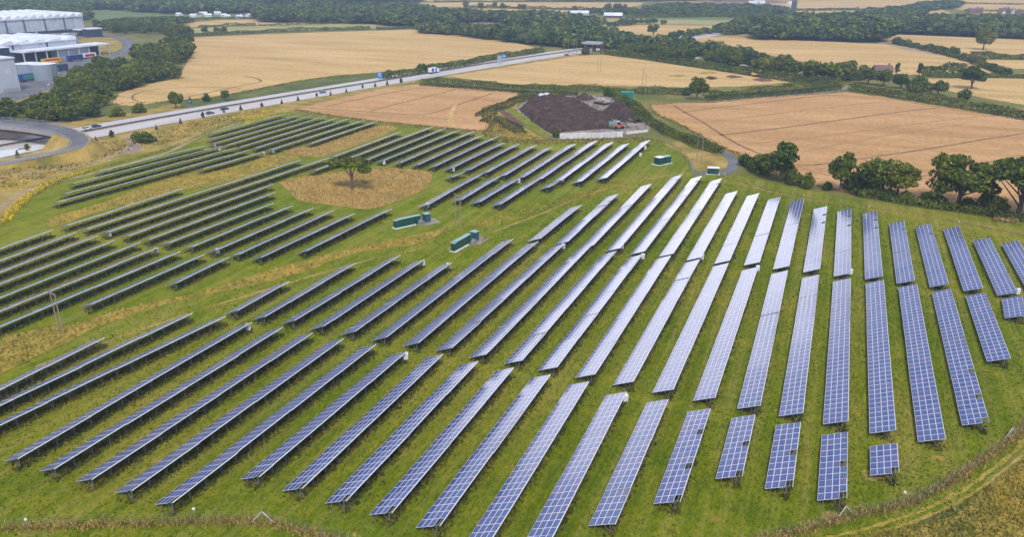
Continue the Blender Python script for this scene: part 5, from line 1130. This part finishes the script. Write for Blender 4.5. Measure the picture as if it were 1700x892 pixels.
# ------------------------------------------------------------------ compost yard
sheet('yard_ground', [(855, 182), (872, 168), (900, 160), (960, 157), (1012, 161), (1040, 172), (1052, 184), (1076, 202), (1080, 216), (1035, 226), (930, 228), (912, 224)], .07, M_SOIL, 3, .4)
sheet('grass_strip', [(833, 176), (842, 175), (860, 186), (885, 203), (914, 226), (905, 229), (878, 209), (850, 191)], .09, M_GRASS, 3, .3)
sheet('red_soil_bank', [(822, 176), (832, 178), (850, 192), (871, 208), (862, 213), (846, 206), (838, 194)], .10, M_REDSOIL, 2, .6)
sheet('rough_ground', [(800, 198), (812, 186), (832, 178), (862, 162), (858, 182), (845, 186), (870, 212), (905, 232), (850, 232), (812, 216)], .065, M_TAWNYG, 3, .6)
def heap(name, px, hmax, slope, mat, label, step=1.3, cat='heap', rough=.8, flat=True):
    W = np.array([at(*p) for p in px]); x0, y0 = W.min(0); x1, y1 = W.max(0)
    xs = np.arange(x0 - step, x1 + step * 2, step); ys = np.arange(y0 - step, y1 + step * 2, step); X, Y = np.meshgrid(xs, ys, indexing='ij')
    D = np.full(X.shape, 1e9); ins = np.zeros(X.shape, bool); n = len(W)
    for i in range(n):
        a, b = W[i], W[(i + 1) % n]; d = b - a; t = np.clip(((X - a[0]) * d[0] + (Y - a[1]) * d[1]) / (d @ d), 0, 1)
        D = np.minimum(D, np.hypot(X - a[0] - t * d[0], Y - a[1] - t * d[1]))
        if a[1] != b[1]:
            m_ = ((a[1] > Y) != (b[1] > Y)) & (X < (b[0] - a[0]) * (Y - a[1]) / (b[1] - a[1]) + a[0]); ins ^= m_
    Z = np.where(ins, np.minimum(D * slope, hmax), -0.3)
    nz = np.sin(X * .8 + np.sin(Y * .37) * 2) * np.sin(Y * .9 + np.sin(X * .5)) * .5 + rng.normal(0, .35, X.shape)
    Z = np.where(ins, np.maximum(Z + nz * rough * np.minimum(1, D / 2), .02), Z)
    i, j = np.meshgrid(np.arange(len(xs) - 1), np.arange(len(ys) - 1), indexing='ij'); i, j = i.ravel(), j.ravel(); m = len(ys)
    F = np.stack([i * m + j, (i + 1) * m + j, (i + 1) * m + j + 1, i * m + j + 1], 1)
    k = ins[i, j] | ins[i + 1, j] | ins[i, j + 1] | ins[i + 1, j + 1]
    me = bpy.data.meshes.new(name); me.from_pydata(np.stack([X.ravel(), Y.ravel(), Z.ravel()], 1).tolist(), [], F[k].tolist()); me.materials.append(mat); me.update()
    return tag(obj(name, me), label, cat)
heap('compost_heap', [(861, 182), (880, 167), (905, 163), (958, 167), (985, 181), (1018, 199), (1010, 214), (940, 219), (914, 223), (885, 203)], 2.6, .9, M_EARTH, 'huge flat-topped heap of dark brown compost filling the yard')
heap('compost_heap', [(996, 188), (1008, 177), (1034, 175), (1054, 188), (1068, 201), (1058, 205), (1032, 203)], 7.5, .8, M_EARTH, 'pointed dark compost heap on the right side of the yard', rough=.3)
heap('compost_heap', [(950, 164), (962, 161), (980, 161), (988, 165), (970, 168)], 5.0, .7, M_EARTH, 'small near-black compost heap at the back of the yard', rough=.3)
for x, y, s_, lb in ((1095, 129, 5, 'flat greenish spoil heap left in the diggings field'), (1130, 128, 5, 'flat greenish spoil heap next right of it by the yellow excavator field')): pass
heap('spoil_heap', [(1105, 127), (1125, 124), (1148, 127), (1125, 129)], 1.0, .3, M_TAWNYG, 'low greenish spoil heap, left one in the diggings', rough=.2, cat='spoil heap')
heap('spoil_heap', [(1150, 123), (1175, 119), (1195, 121), (1180, 125)], 1.3, .3, M_TAWNYG, 'low greenish spoil heap, upper middle one in the diggings', rough=.2, cat='spoil heap')
heap('spoil_heap', [(1168, 130), (1180, 128), (1195, 131), (1180, 134)], 1.4, .5, M_EARTH, 'small dark spoil heap behind the big round tree', rough=.3, cat='spoil heap')
heap('spoil_heap', [(1200, 128), (1215, 126), (1238, 129), (1215, 131)], 1.2, .4, M_REDSOIL, 'long brown spoil heap left of the excavator', rough=.3, cat='spoil heap')
heap('spoil_heap', [(1245, 133), (1262, 130), (1290, 135), (1265, 137)], 1.2, .4, M_REDSOIL, 'long brown spoil heap below the excavator', rough=.3, cat='spoil heap')
# concrete wall
def wall(px, h, th, lb, mat):
    a, yaw, L = seg_yaw(*px); r = empty('concrete_wall', (a[0], a[1], 0), yaw, lb, 'wall'); n = max(1, round(L / 3.0))
    for i in range(n):
        mb = MB(); mb.prism([(0, 0), (th, 0), (th * .7, h * random.uniform(.97, 1.03)), (th * .3, h)], i * L / n + .03, (i + 1) * L / n - .03, axis='x'); mb.build('wall_panel', mat, r)
wall(((929, 231), (1034, 228)), 2.6, .5, 'long white concrete panel wall along the front of the compost yard', M_WCONC)
wall(((1040, 223), (1076, 219)), 1.2, .4, 'low grey concrete wall right of the long white one', M_WCONC)
# machines
def wheels4(r, xs, ys, z, s_):
    for x in xs:
        for y in ys: w_ = obj('wheel', TYRE, r, (x, y, z)); w_.scale = (s_, s_ * 1.6, s_)
M_ORANGE = plain('orange_paint', (.55, .14, .04), .5); M_YELLOW = plain('yellow_paint', (.70, .42, .02), .5); M_BEIGE = plain('beige_machine_paint', (.50, .42, .33), .6)
p = at(1027, 214); r = empty('wheel_loader', (p[0], p[1], .1), R(40), 'orange loader with a raised arm at the front right of the yard', 'loader')
mb = MB(); mb.prism([(-3.2, .8), (1.6, .8), (1.6, 1.8), (-.2, 1.9), (-1.0, 2.2), (-3.2, 2.0)], -1.1, 1.1); mb.build('body', M_ORANGE, r)
mb = MB(); mb.prism([(-1.0, 2.2), (.7, 1.9), (.6, 3.5), (-.8, 3.5)], -.8, .8); mb.build('cab', M_GLASS, r)
mb = MB(); mb.tube((1.2, -.6, 1.7), (5.4, -.6, 3.6), .2); mb.tube((1.2, .6, 1.7), (5.4, .6, 3.6), .2); mb.build('arm', M_DARKST, r)
mb = MB(); mb.prism([(5.2, 3.2), (6.8, 3.1), (6.4, 4.2), (5.2, 4.2)], -1.4, 1.4); mb.build('bucket', M_DARKST, r); wheels4(r, (-2.1, 1.5), (-1.1, 1.1), .8, 2.4)
p = at(1017, 214); r = empty('drum_screen', (p[0], p[1], .1), R(25), 'pale green drum tank beside the orange loader', 'tank')
mb = MB(); mb.tube((-2.0, 0, 2.0), (2.0, 0, 2.0), 1.6, n=16); mb.build('drum', plain('faded_green_drum', (.13, .20, .17), .6, .2, 1), r)
mb = MB(); mb.box(-2.2, 2.2, -1.0, 1.0, .2, .6); mb.box(-1.8, -1.4, -1.2, 1.2, .6, 1.2); mb.box(1.4, 1.8, -1.2, 1.2, .6, 1.2); mb.build('cradle', M_DARKST, r)
def screener(px, py, yaw, col, lb, s_=1.0):
    p = at(px, py); r = empty('screening_machine', (p[0], p[1], .1), yaw, lb, 'machine'); r.scale = (s_, s_, s_)
    mb = MB(); mb.box(-4, 4, -1.0, 1.0, 1.0, 1.6); mb.build('chassis', M_DARKST, r)
    mb = MB(); mb.prism([(-3.6, 3.6), (-.6, 3.6), (-1.2, 1.6), (-3.0, 1.6)], -1.3, 1.3); mb.build('hopper', col, r)
    mb = MB(); mb.prism([(-.4, 1.6), (3.0, 1.6), (3.0, 3.0), (1.5, 3.4), (-.4, 3.0)], -1.1, 1.1); mb.build('body', col, r)
    mb = MB(); mb.prism([(2.5, 1.8), (2.6, 1.5), (7.0, 4.2), (6.9, 4.5)], -.5, .5); mb.build('conveyor', M_DARKST, r)
    for y in (-1, 1):
        mb = MB(); mb.prism([(-3, 0), (3, 0), (3.4, .5), (3, 1), (-3, 1), (-3.4, .5)], y * 1.1 - .3, y * 1.1 + .3); mb.build('track', M_BLACK, r)
screener(902, 164, R(200), M_WHITE, 'white crushing machine on the top left of the big compost heap', .9)
screener(996, 173, R(160), M_BEIGE, 'beige screening machine, left of two behind the pointed heap', .9)
screener(1007, 174, R(60), M_BEIGE, 'beige screening machine, right of two behind the pointed heap', .8)
def container(name, p, yaw, L, w_, h, mat, lb, cat='container', z=.1, roof=None, doors=True):
    r = empty(name, (p[0], p[1], z), yaw, lb, cat)
    mb = MB(); mb.box(0, L, 0, w_, .12, h)
    for i in range(int(L / .5)): mb.box(i * .5 + .1, i * .5 + .35, -.05, -.003, .25, h - .15)
    b = mb.build('box', mat, r)
    mb = MB(); mb.box(-.05, L + .05, -.07, w_ + .05, h + .003, h + .1); mb.build('roof', roof or mat, b)
    if doors: mb = MB(); mb.box(L + .003, L + .06, .1, w_ / 2 - .03, .2, h - .1); mb.box(L + .003, L + .06, w_ / 2 + .03, w_ - .1, .2, h - .1); mb.build('door', mat, b)
    mb = MB(); mb.box(0, L, 0, .2, 0, .117); mb.box(0, L, w_ - .2, w_, 0, .117); mb.build('skid', M_DARKST, r)
    return r
container('storage_container', at(1030.5, 168), YAW + R(-8), 7.0, 3.0, 5.2, plain('green_container', (.01, .22, .16), .5), 'tall dark green storage container behind the yard hedge', z=0)
mb = MB(); mb.tube((0, 0, 0), (0, 0, 6.5), .12, n=6); c = at(1051, 170); o = mb.build('lamp_post', M_STEEL, None, (c[0], c[1], 0)); tag(o, 'thin pale post right of the tall green container', 'post')
# excavator in the stubble
p = at(1253, 127); r = empty('excavator', (p[0], p[1], .35), R(15), 'small yellow excavator with its boom down in the stubble field', 'excavator')
for y in (-1, 1):
    mb = MB(); mb.prism([(-2, 0), (2, 0), (2.3, .4), (2, .9), (-2, .9), (-2.3, .4)], y * 1.1 - .3, y * 1.1 + .3); mb.build('track', M_BLACK, r)
mb = MB(); mb.prism([(-2.4, 1.0), (1.2, 1.0), (1.2, 2.0), (-.4, 2.1), (-2.4, 2.4)], -1.3, 1.3); mb.build('body', M_YELLOW, r)
mb = MB(); mb.prism([(-.3, 2.1), (1.3, 1.9), (1.2, 3.3), (-.1, 3.3)], -1.2, -.1); mb.build('cab', M_GLASS, r)
mb = MB(); mb.tube((1.0, .2, 1.8), (3.2, .2, 4.2), .28, .25); mb.tube((3.2, .2, 4.2), (5.6, .2, 2.6), .25, .2); mb.build('boom', M_YELLOW, r)
mb = MB(); mb.prism([(5.3, 2.7), (5.9, 2.5), (5.8, 1.2), (4.9, 1.3)], -.3, .7); mb.build('bucket', M_DARKST, r)
# ------------------------------------------------------------------ factory on the left
M_CLAD = two_tone('pale_cladding', (.40, .42, .48), (.50, .52, .58), (.56, .58, .64), .35, .12, aniso=(1, 1, .05), bumpd=.02, rough=.5); M_ROOFW = two_tone('white_metal_roof', (.58, .62, .70), (.68, .71, .77), (.76, .78, .82), .18, .1, aniso=(1, .1, .1), bumpd=.02, rough=.45)
M_NAVY = plain('navy_cladding', (.03, .045, .085), .5); M_GREYB = plain('grey_cladding', (.47, .49, .54), .6, .05, .1); M_DOORD = plain('dark_loading_bay', (.035, .045, .07), .6)
def corner_frame(p, q):
    a, yaw, L = seg_yaw(p, q); return a, yaw, L
a, yaw, L = seg_yaw((-95, 71), (142, 54))
r = empty('factory_hall', (a[0], a[1], 0), yaw, 'long white factory hall with sawtooth roof behind the nearer hall, top left', 'factory')
HF = 17.5
mb = MB(); mb.box(0, L, 0, 120, 0, HF); mb.build('wall', M_CLAD, r)
nb = 17; bw = L / nb; mb = MB()
for i in range(nb): mb.prism([(i * bw, HF + .02), ((i + 1) * bw - .05, HF + .02), ((i + 1) * bw - .05, HF + 4.2), ((i + 1) * bw - 1.2, HF + 4.4), (i * bw + .2, HF + .6)], -1, 121)
mb.build('roof', M_ROOFW, r)
for t in (.285, .43, .555, .705, .85):
    mb = MB(); mb.box(L * t - .7, L * t + .7, -.5, -.02, 0, HF); mb.build('downpipe', plain('dark_trim', (.12, .13, .17), .6), r)
for x0, x1 in ((.38, .60), (.64, .90)):
    mb = MB(); mb.box(L * x0, L * x1, -6, -.02, 3.2, 5.0); mb.build('canopy', M_NAVY, r)
a, yaw, L = seg_yaw((-95, 116.5), (131, 91))
r = empty('factory_hall', (a[0], a[1], 0), yaw, 'nearer white factory hall with a long flat canopy over lorry bays', 'factory')
HF = 13.0; mb = MB(); mb.box(0, L, 0, 70, 0, HF); mb.build('wall', M_CLAD, r)
nb = 8; bw = L / nb; mb = MB()
for i in range(nb): mb.prism([(i * bw, HF + .02), ((i + 1) * bw - .05, HF + .02), ((i + 1) * bw - .05, HF + 3.0), ((i + 1) * bw - 2.0, HF + 3.2), (i * bw + .3, HF + .5)], -.8, 71)
mb.build('roof', M_ROOFW, r)
for t in (.22, .50, .76):
    mb = MB(); mb.box(L * t - .6, L * t + .6, -.4, -.02, 0, HF); mb.build('downpipe', M_NAVY, r)
mb = MB(); mb.box(L * .46, L * 1.16, -18, -.5, 8.0, 9.2); cp = mb.build('canopy', M_ROOFW, r)
for i in range(9):
    x = L * (.465 + .685 * i / 8); mb = MB(); mb.box(x - .4, x + .4, -17.5, -16.7, 0, 8); mb.build('column', M_CLAD, cp)
mb = MB(); mb.box(L * .74, L * .985, -15, -.52, 0, 7.9); mb.build('bay_wall', M_GREYB, r)
mb = MB(); mb.box(L * .46, L * .735, -6, -.52, 0, 7.9); mb.build('loading_bay', M_DOORD, r)
mb = MB(); mb.box(L * 1.0, L * 1.12, -8, -.52, 0, 7.5); mb.build('loading_bay', M_DOORD, r)
a, yaw, L = seg_yaw((-90, 167), (35, 150.5))
r = empty('factory_block', (a[0], a[1], 0), yaw, 'tall plain grey factory block cut by the left edge', 'factory')
mb = MB(); mb.box(0, L, 0, 26, 0, 19.5); mb.build('wall', M_GREYB, r); mb = MB(); mb.box(-.5, L + .5, -.5, 26.5, 19.52, 20.3); mb.build('roof', M_ROOFW, r)
mb = MB()
for i in range(8): mb.box(L - 1 - 10 + i * 1.2, L - 1 - 10 + i * 1.2 + .5, -2.3, -1.9, 0, 2.6)
mb.build('railing', M_STEEL, r)
mb = MB(); mb.box(L - 17, L - 14, -.06, -.01, 0, 4); mb.build('door', M_CLAD, r); mb = MB(); mb.box(L - 30, L - 2, -.06, -.01, 11, 15); mb.build('louvre', M_CLAD, r)
a, yaw, L = seg_yaw((-60, 128), (24, 119)); r = empty('plant_tower', (a[0], a[1], 0), yaw, 'navy blue plant tower behind the tall grey block', 'factory')
mb = MB(); mb.box(0, L, 0, 20, 0, 17); mb.build('wall', M_NAVY, r); mb = MB(); mb.box(-.3, L + .3, -.3, 20.3, 17.02, 17.5); mb.build('roof', M_ROOFW, r)
mb = MB(); mb.box(L - 11, L - 8.5, -.08, -.01, 10, 12.5); mb.build('logo_panel', M_WHITE, r)
for x, y, lb in ((39, 133, 'grey steel storage tank, left one partly behind the grey block'), (64, 134, 'grey steel storage tank, right one beside the blue trailer')):
    c = at(x, y); r = empty('storage_tank', (c[0] - 2, c[1] + 7, 0), 0, lb, 'tank'); mb = MB(); mb.tube((0, 0, 0), (0, 0, 10.3), 8, n=32); mb.build('shell', plain('tank_steel', (.36, .40, .46), .4, .08, .3, metal=.3), r)
    mb = MB(); mb.tube((0, 0, 10.32), (0, 0, 11.3), 8.15, .5, n=32); mb.build('roof', M_ROOFW, r)
    mb = MB()
    for k in range(20): mb.box(7.9, 8.3, -.35, .35, .4 + k * .5, .46 + k * .5)
    mb.build('ladder', M_STEEL, r)
def trailer(px, py, L, h, cols, lb, yaw=None, z=.06, cat='lorry trailer'):
    p = at(px, py); yaw = seg_yaw((25, 110), (165, 93))[1] if yaw is None else yaw
    r = empty('lorry_trailer', (p[0], p[1], z), yaw, lb, cat)
    mb = MB(); mb.box(0, L, 0, 2.6, 1.15, h); b = mb.build('box', cols[0], r)
    if len(cols) > 1:
        mb = MB(); mb.box(L * .12, L * .88, -.05, -.003, 1.6, h - .5); mb.build('livery_panel', cols[1], b)
    mb = MB(); mb.box(.2, L - .2, .5, 2.1, .8, 1.147); mb.build('chassis', plain('red_chassis', (.35, .03, .03), .6) if len(cols) > 2 else M_DARKST, r)
    for x in (.8, 1.9, 3.0, L - 1.4):
        for y in (.3, 2.3): w_ = obj('wheel', TYRE, r, (x, y, .5)); w_.scale = (1.5, 1.5, 1.5)
M_RED = plain('red_paint', (.55, .03, .05), .45); M_NBLUE = plain('mid_blue_paint', (.015, .07, .30), .45); M_LGREEN = plain('emerald_paint', (.01, .25, .11), .45)
trailer(36, 137, 14, 5.0, (M_NBLUE, M_TEALP, M_RED), 'blue curtain trailer with teal round marks on a red chassis by the tanks')
trailer(73, 107.5, 15.5, 4.2, (M_YELLOW, M_RED), 'yellow and red trailer parked under the long canopy')
trailer(76, 112, 12, 4, (M_YELLOW,), 'plain yellow low trailer in front of the red one')
trailer(115, 102.5, 13.5, 4.6, (M_NBLUE, M_NAVY), 'dark blue trailer parked right of the yellow and red one')
trailer(140, 98, 12, 4.2, (M_WHITE, M_RED), 'white and red trailer at the right end of the canopy')
trailer(79, 123, 11, 5, (M_LGREEN, M_WHITE), 'emerald green lorry trailer right of the tanks', yaw=R(-10))
trailer(95, 119, 8, 5, (M_NAVY,), 'short navy trailer right of the green one', yaw=R(70))
trailer(80, 131, 7, 4, (M_WHITE,), 'short white trailer below the green one', yaw=R(40))
for i, (x, y) in enumerate(((70, 63), (80, 62.5), (92, 62), (103, 61), (113, 61), (125, 60))): trailer(x, y, 9, 3.6, ((M_WHITE, M_CLAD, M_BEIGE)[i % 3],), 'small pale trailer, ' + ORD[i] + ' from the left between the two factory halls')
a, yaw, L = seg_yaw((147, 62), (171, 60.5)); r = empty('shed', (a[0], a[1], 0), yaw, 'navy shed with a white roof right of the far factory hall', 'shed')
mb = MB(); mb.box(0, L, 0, 14, 0, 8); mb.build('wall', M_NAVY, r); mb = MB(); mb.box(-.5, L + .5, -.5, 14.5, 8.02, 9); mb.build('roof', M_ROOFW, r); mb = MB(); mb.box(L * .3, L * .6, -.08, -.01, 0, 5); mb.build('door', M_DOORD, r)
a, yaw, L = seg_yaw((134, 60), (147, 59)); r = empty('shed', (a[0], a[1], 0), yaw, 'low pale shed joining the factory hall and the navy shed', 'shed')
mb = MB(); mb.box(0, L, 0, 12, 0, 6); mb.build('wall', M_NAVY, r); mb = MB(); mb.box(-.5, L - .5, -.5, 12.5, 6.02, 7); mb.build('roof', M_ROOFW, r)
for i, (x, y) in enumerate(((93, 136.5), (83, 141.5), (110, 127))):
    car(x, y, [(.75, .75, .75), (.7, .7, .72), (.6, .6, .6)][i], 'white car on the estate road, ' + ('below the tanks', 'nearest the grey block', 'by the end of the trees')[i], yaw=seg_yaw((50, 155), (130, 121))[1], group='cars on the estate road', z=.1)
# ------------------------------------------------------------------ houses
def house(px, py, L, dp, h, rh, yaw, wallm, roofm, lb, chim=True, cat='house', name='house'):
    p = at(px, py); r = empty(name, (p[0], p[1], 0), yaw, lb, cat)
    mb = MB(); mb.box(-L / 2, L / 2, -dp / 2, dp / 2, 0, h); mb.prism([(-dp / 2, h), (dp / 2, h), (0, h + rh)], -L / 2, L / 2, axis='x'); mb.build('wall', wallm, r)
    mb = MB(); e = .4
    for s_ in (-1, 1):
        b = len(mb.v); mb.v += [(-L / 2 - e, s_ * (dp / 2 + e), h - .1), (L / 2 + e, s_ * (dp / 2 + e), h - .1), (L / 2 + e, 0, h + rh + .25), (-L / 2 - e, 0, h + rh + .25)]
        mb.v += [(x, y, z - .18) for x, y, z in mb.v[b:b + 4]]
        for f in ((0, 1, 2, 3), (7, 6, 5, 4), (0, 4, 5, 1), (1, 5, 6, 2), (2, 6, 7, 3), (3, 7, 4, 0)): mb.f.append(tuple(b + t for t in f)); mb.m.append(0)
    rf = mb.build('roof', roofm, r)
    if chim:
        mb = MB(); mb.box(L * .3, L * .3 + .9, -.45, .45, h + rh * .5, h + rh + 1.5); mb.build('chimney', M_BRICK, rf)
    n = max(2, int(L / 3.5))
    for s_ in (-1, 1):
        for i in range(n):
            x = -L / 2 + (i + .5) * L / n
            mb = MB(); mb.box(x - .5, x + .5, s_ * dp / 2 - .04, s_ * dp / 2 + .04, 1.0, 2.2); mb.build('window', M_GLASS, r)
    return r
M_BRICK = plain('brick', (.26, .13, .09), .85, .2, 1); M_TILE = plain('brown_roof_tile', (.17, .10, .10), .8, .2, .8); M_RENDER = plain('white_render', (.72, .71, .68), .7, .05)
for i, (x, y, L, c_) in enumerate([(298, 26, 9, 0), (322, 28, 10, 0), (330, 26.5, 9, 1), (338, 24.5, 11, 0), (346, 27.5, 9, 0), (361, 24, 9, 0), (371, 27.5, 8, 0), (377, 29.5, 8, 0), (397, 30, 10, 0), (404, 27, 10, 1), (413, 27.5, 9, 0), (422, 26, 8, 0)]):
    house(x, y, L, 6, 2.8, 1.8, R(10 * i), M_RENDER, M_ROOFW if c_ == 0 else M_TILE, ORD[i] + ' small white house from the left among the trees at the top left', chim=False)
house(572, 29, 10, 7, 4.5, 2.5, R(30), M_RENDER, M_TILE, 'single white house inside the wide dark wood, top left centre')
house(1463, 127, 12, 7, 4.5, 3.2, R(20), M_BRICK, M_TILE, 'brick farmhouse with a brown tiled roof behind the junction hedge')
house(964, 26, 24, 14, 5, 2.5, R(15), M_CLAD, M_ROOFW, 'long pale farm shed among trees, left of two, top centre', chim=False, cat='farm shed', name='farm_shed')
house(947, 27, 9, 10, 5, 2.5, R(15), M_RENDER, M_ROOFW, 'short white building left of the long farm shed, top centre', chim=False, cat='farm shed', name='farm_shed')
house(1018, 29, 26, 14, 3.5, 3.5, R(12), M_TILE, M_ROOFW, 'low farm shed with a shining white roof, right of two, top centre', chim=False, cat='farm shed', name='farm_shed')
for i, (x, y, c_) in enumerate([(1663, 22, 1), (1669, 21, 0), (1676, 23, 1), (1683, 24, 0), (1690, 25, 1), (1661, 26, 0), (1696, 25, 0), (1625, 21, 1), (1612, 22, 1)]): house(x, y, 10, 7, 5, 3, R(25 * i), (M_RENDER, M_BRICK)[c_], M_TILE, ORD[i] + ' village house of the group in the top right corner')
for i, (x, y) in enumerate([(1248, 8), (1256, 7), (1264, 7.5), (1310, 9.5), (1318, 8)]): house(x, y, 11, 7, 4.5, 3, R(20 * i), M_RENDER, M_ROOFW, ORD[i] + ' tiny pale house near the church tower, top right of centre')
c = at(1316, 28); r = empty('church', (c[0], c[1], 0), R(15), 'grey stone church tower above the trees, top right of centre', 'church')
M_STONE = plain('grey_stone', (.085, .10, .095), .85, .15, .3); mb = MB(); mb.box(-3.2, 3.2, -3.2, 3.2, 0, 22)
for x in (-2.8, 0, 2.8):
    for y in (-2.8, 2.8): mb.box(x - .5, x + .5, y - .38, y + .38, 22, 23.4)
mb.build('tower', M_STONE, r); mb = MB(); mb.box(-8, 16, -4 + 8.5, 4 + 4, 0, 7); mb.build('nave', M_STONE, r)
# ------------------------------------------------------------------ haze
m = bpy.data.materials.new('air'); m.use_nodes = True; n = m.node_tree; n.nodes.clear()
o_ = n.nodes.new('ShaderNodeOutputMaterial'); v = n.nodes.new('ShaderNodeVolumePrincipled')
v.inputs['Color'].default_value = (.60, .78, 1, 1); v.inputs['Density'].default_value = 0.00021; v.inputs['Anisotropy'].default_value = 0.2
n.links.new(v.outputs[0], o_.inputs['Volume'])
mb = MB(); mb.box(-9200, 9200, -800, 9200, -1, 78); tag(mb.build('haze', m), 'pale blue summer haze over the far fields', 'haze', kind='stuff')
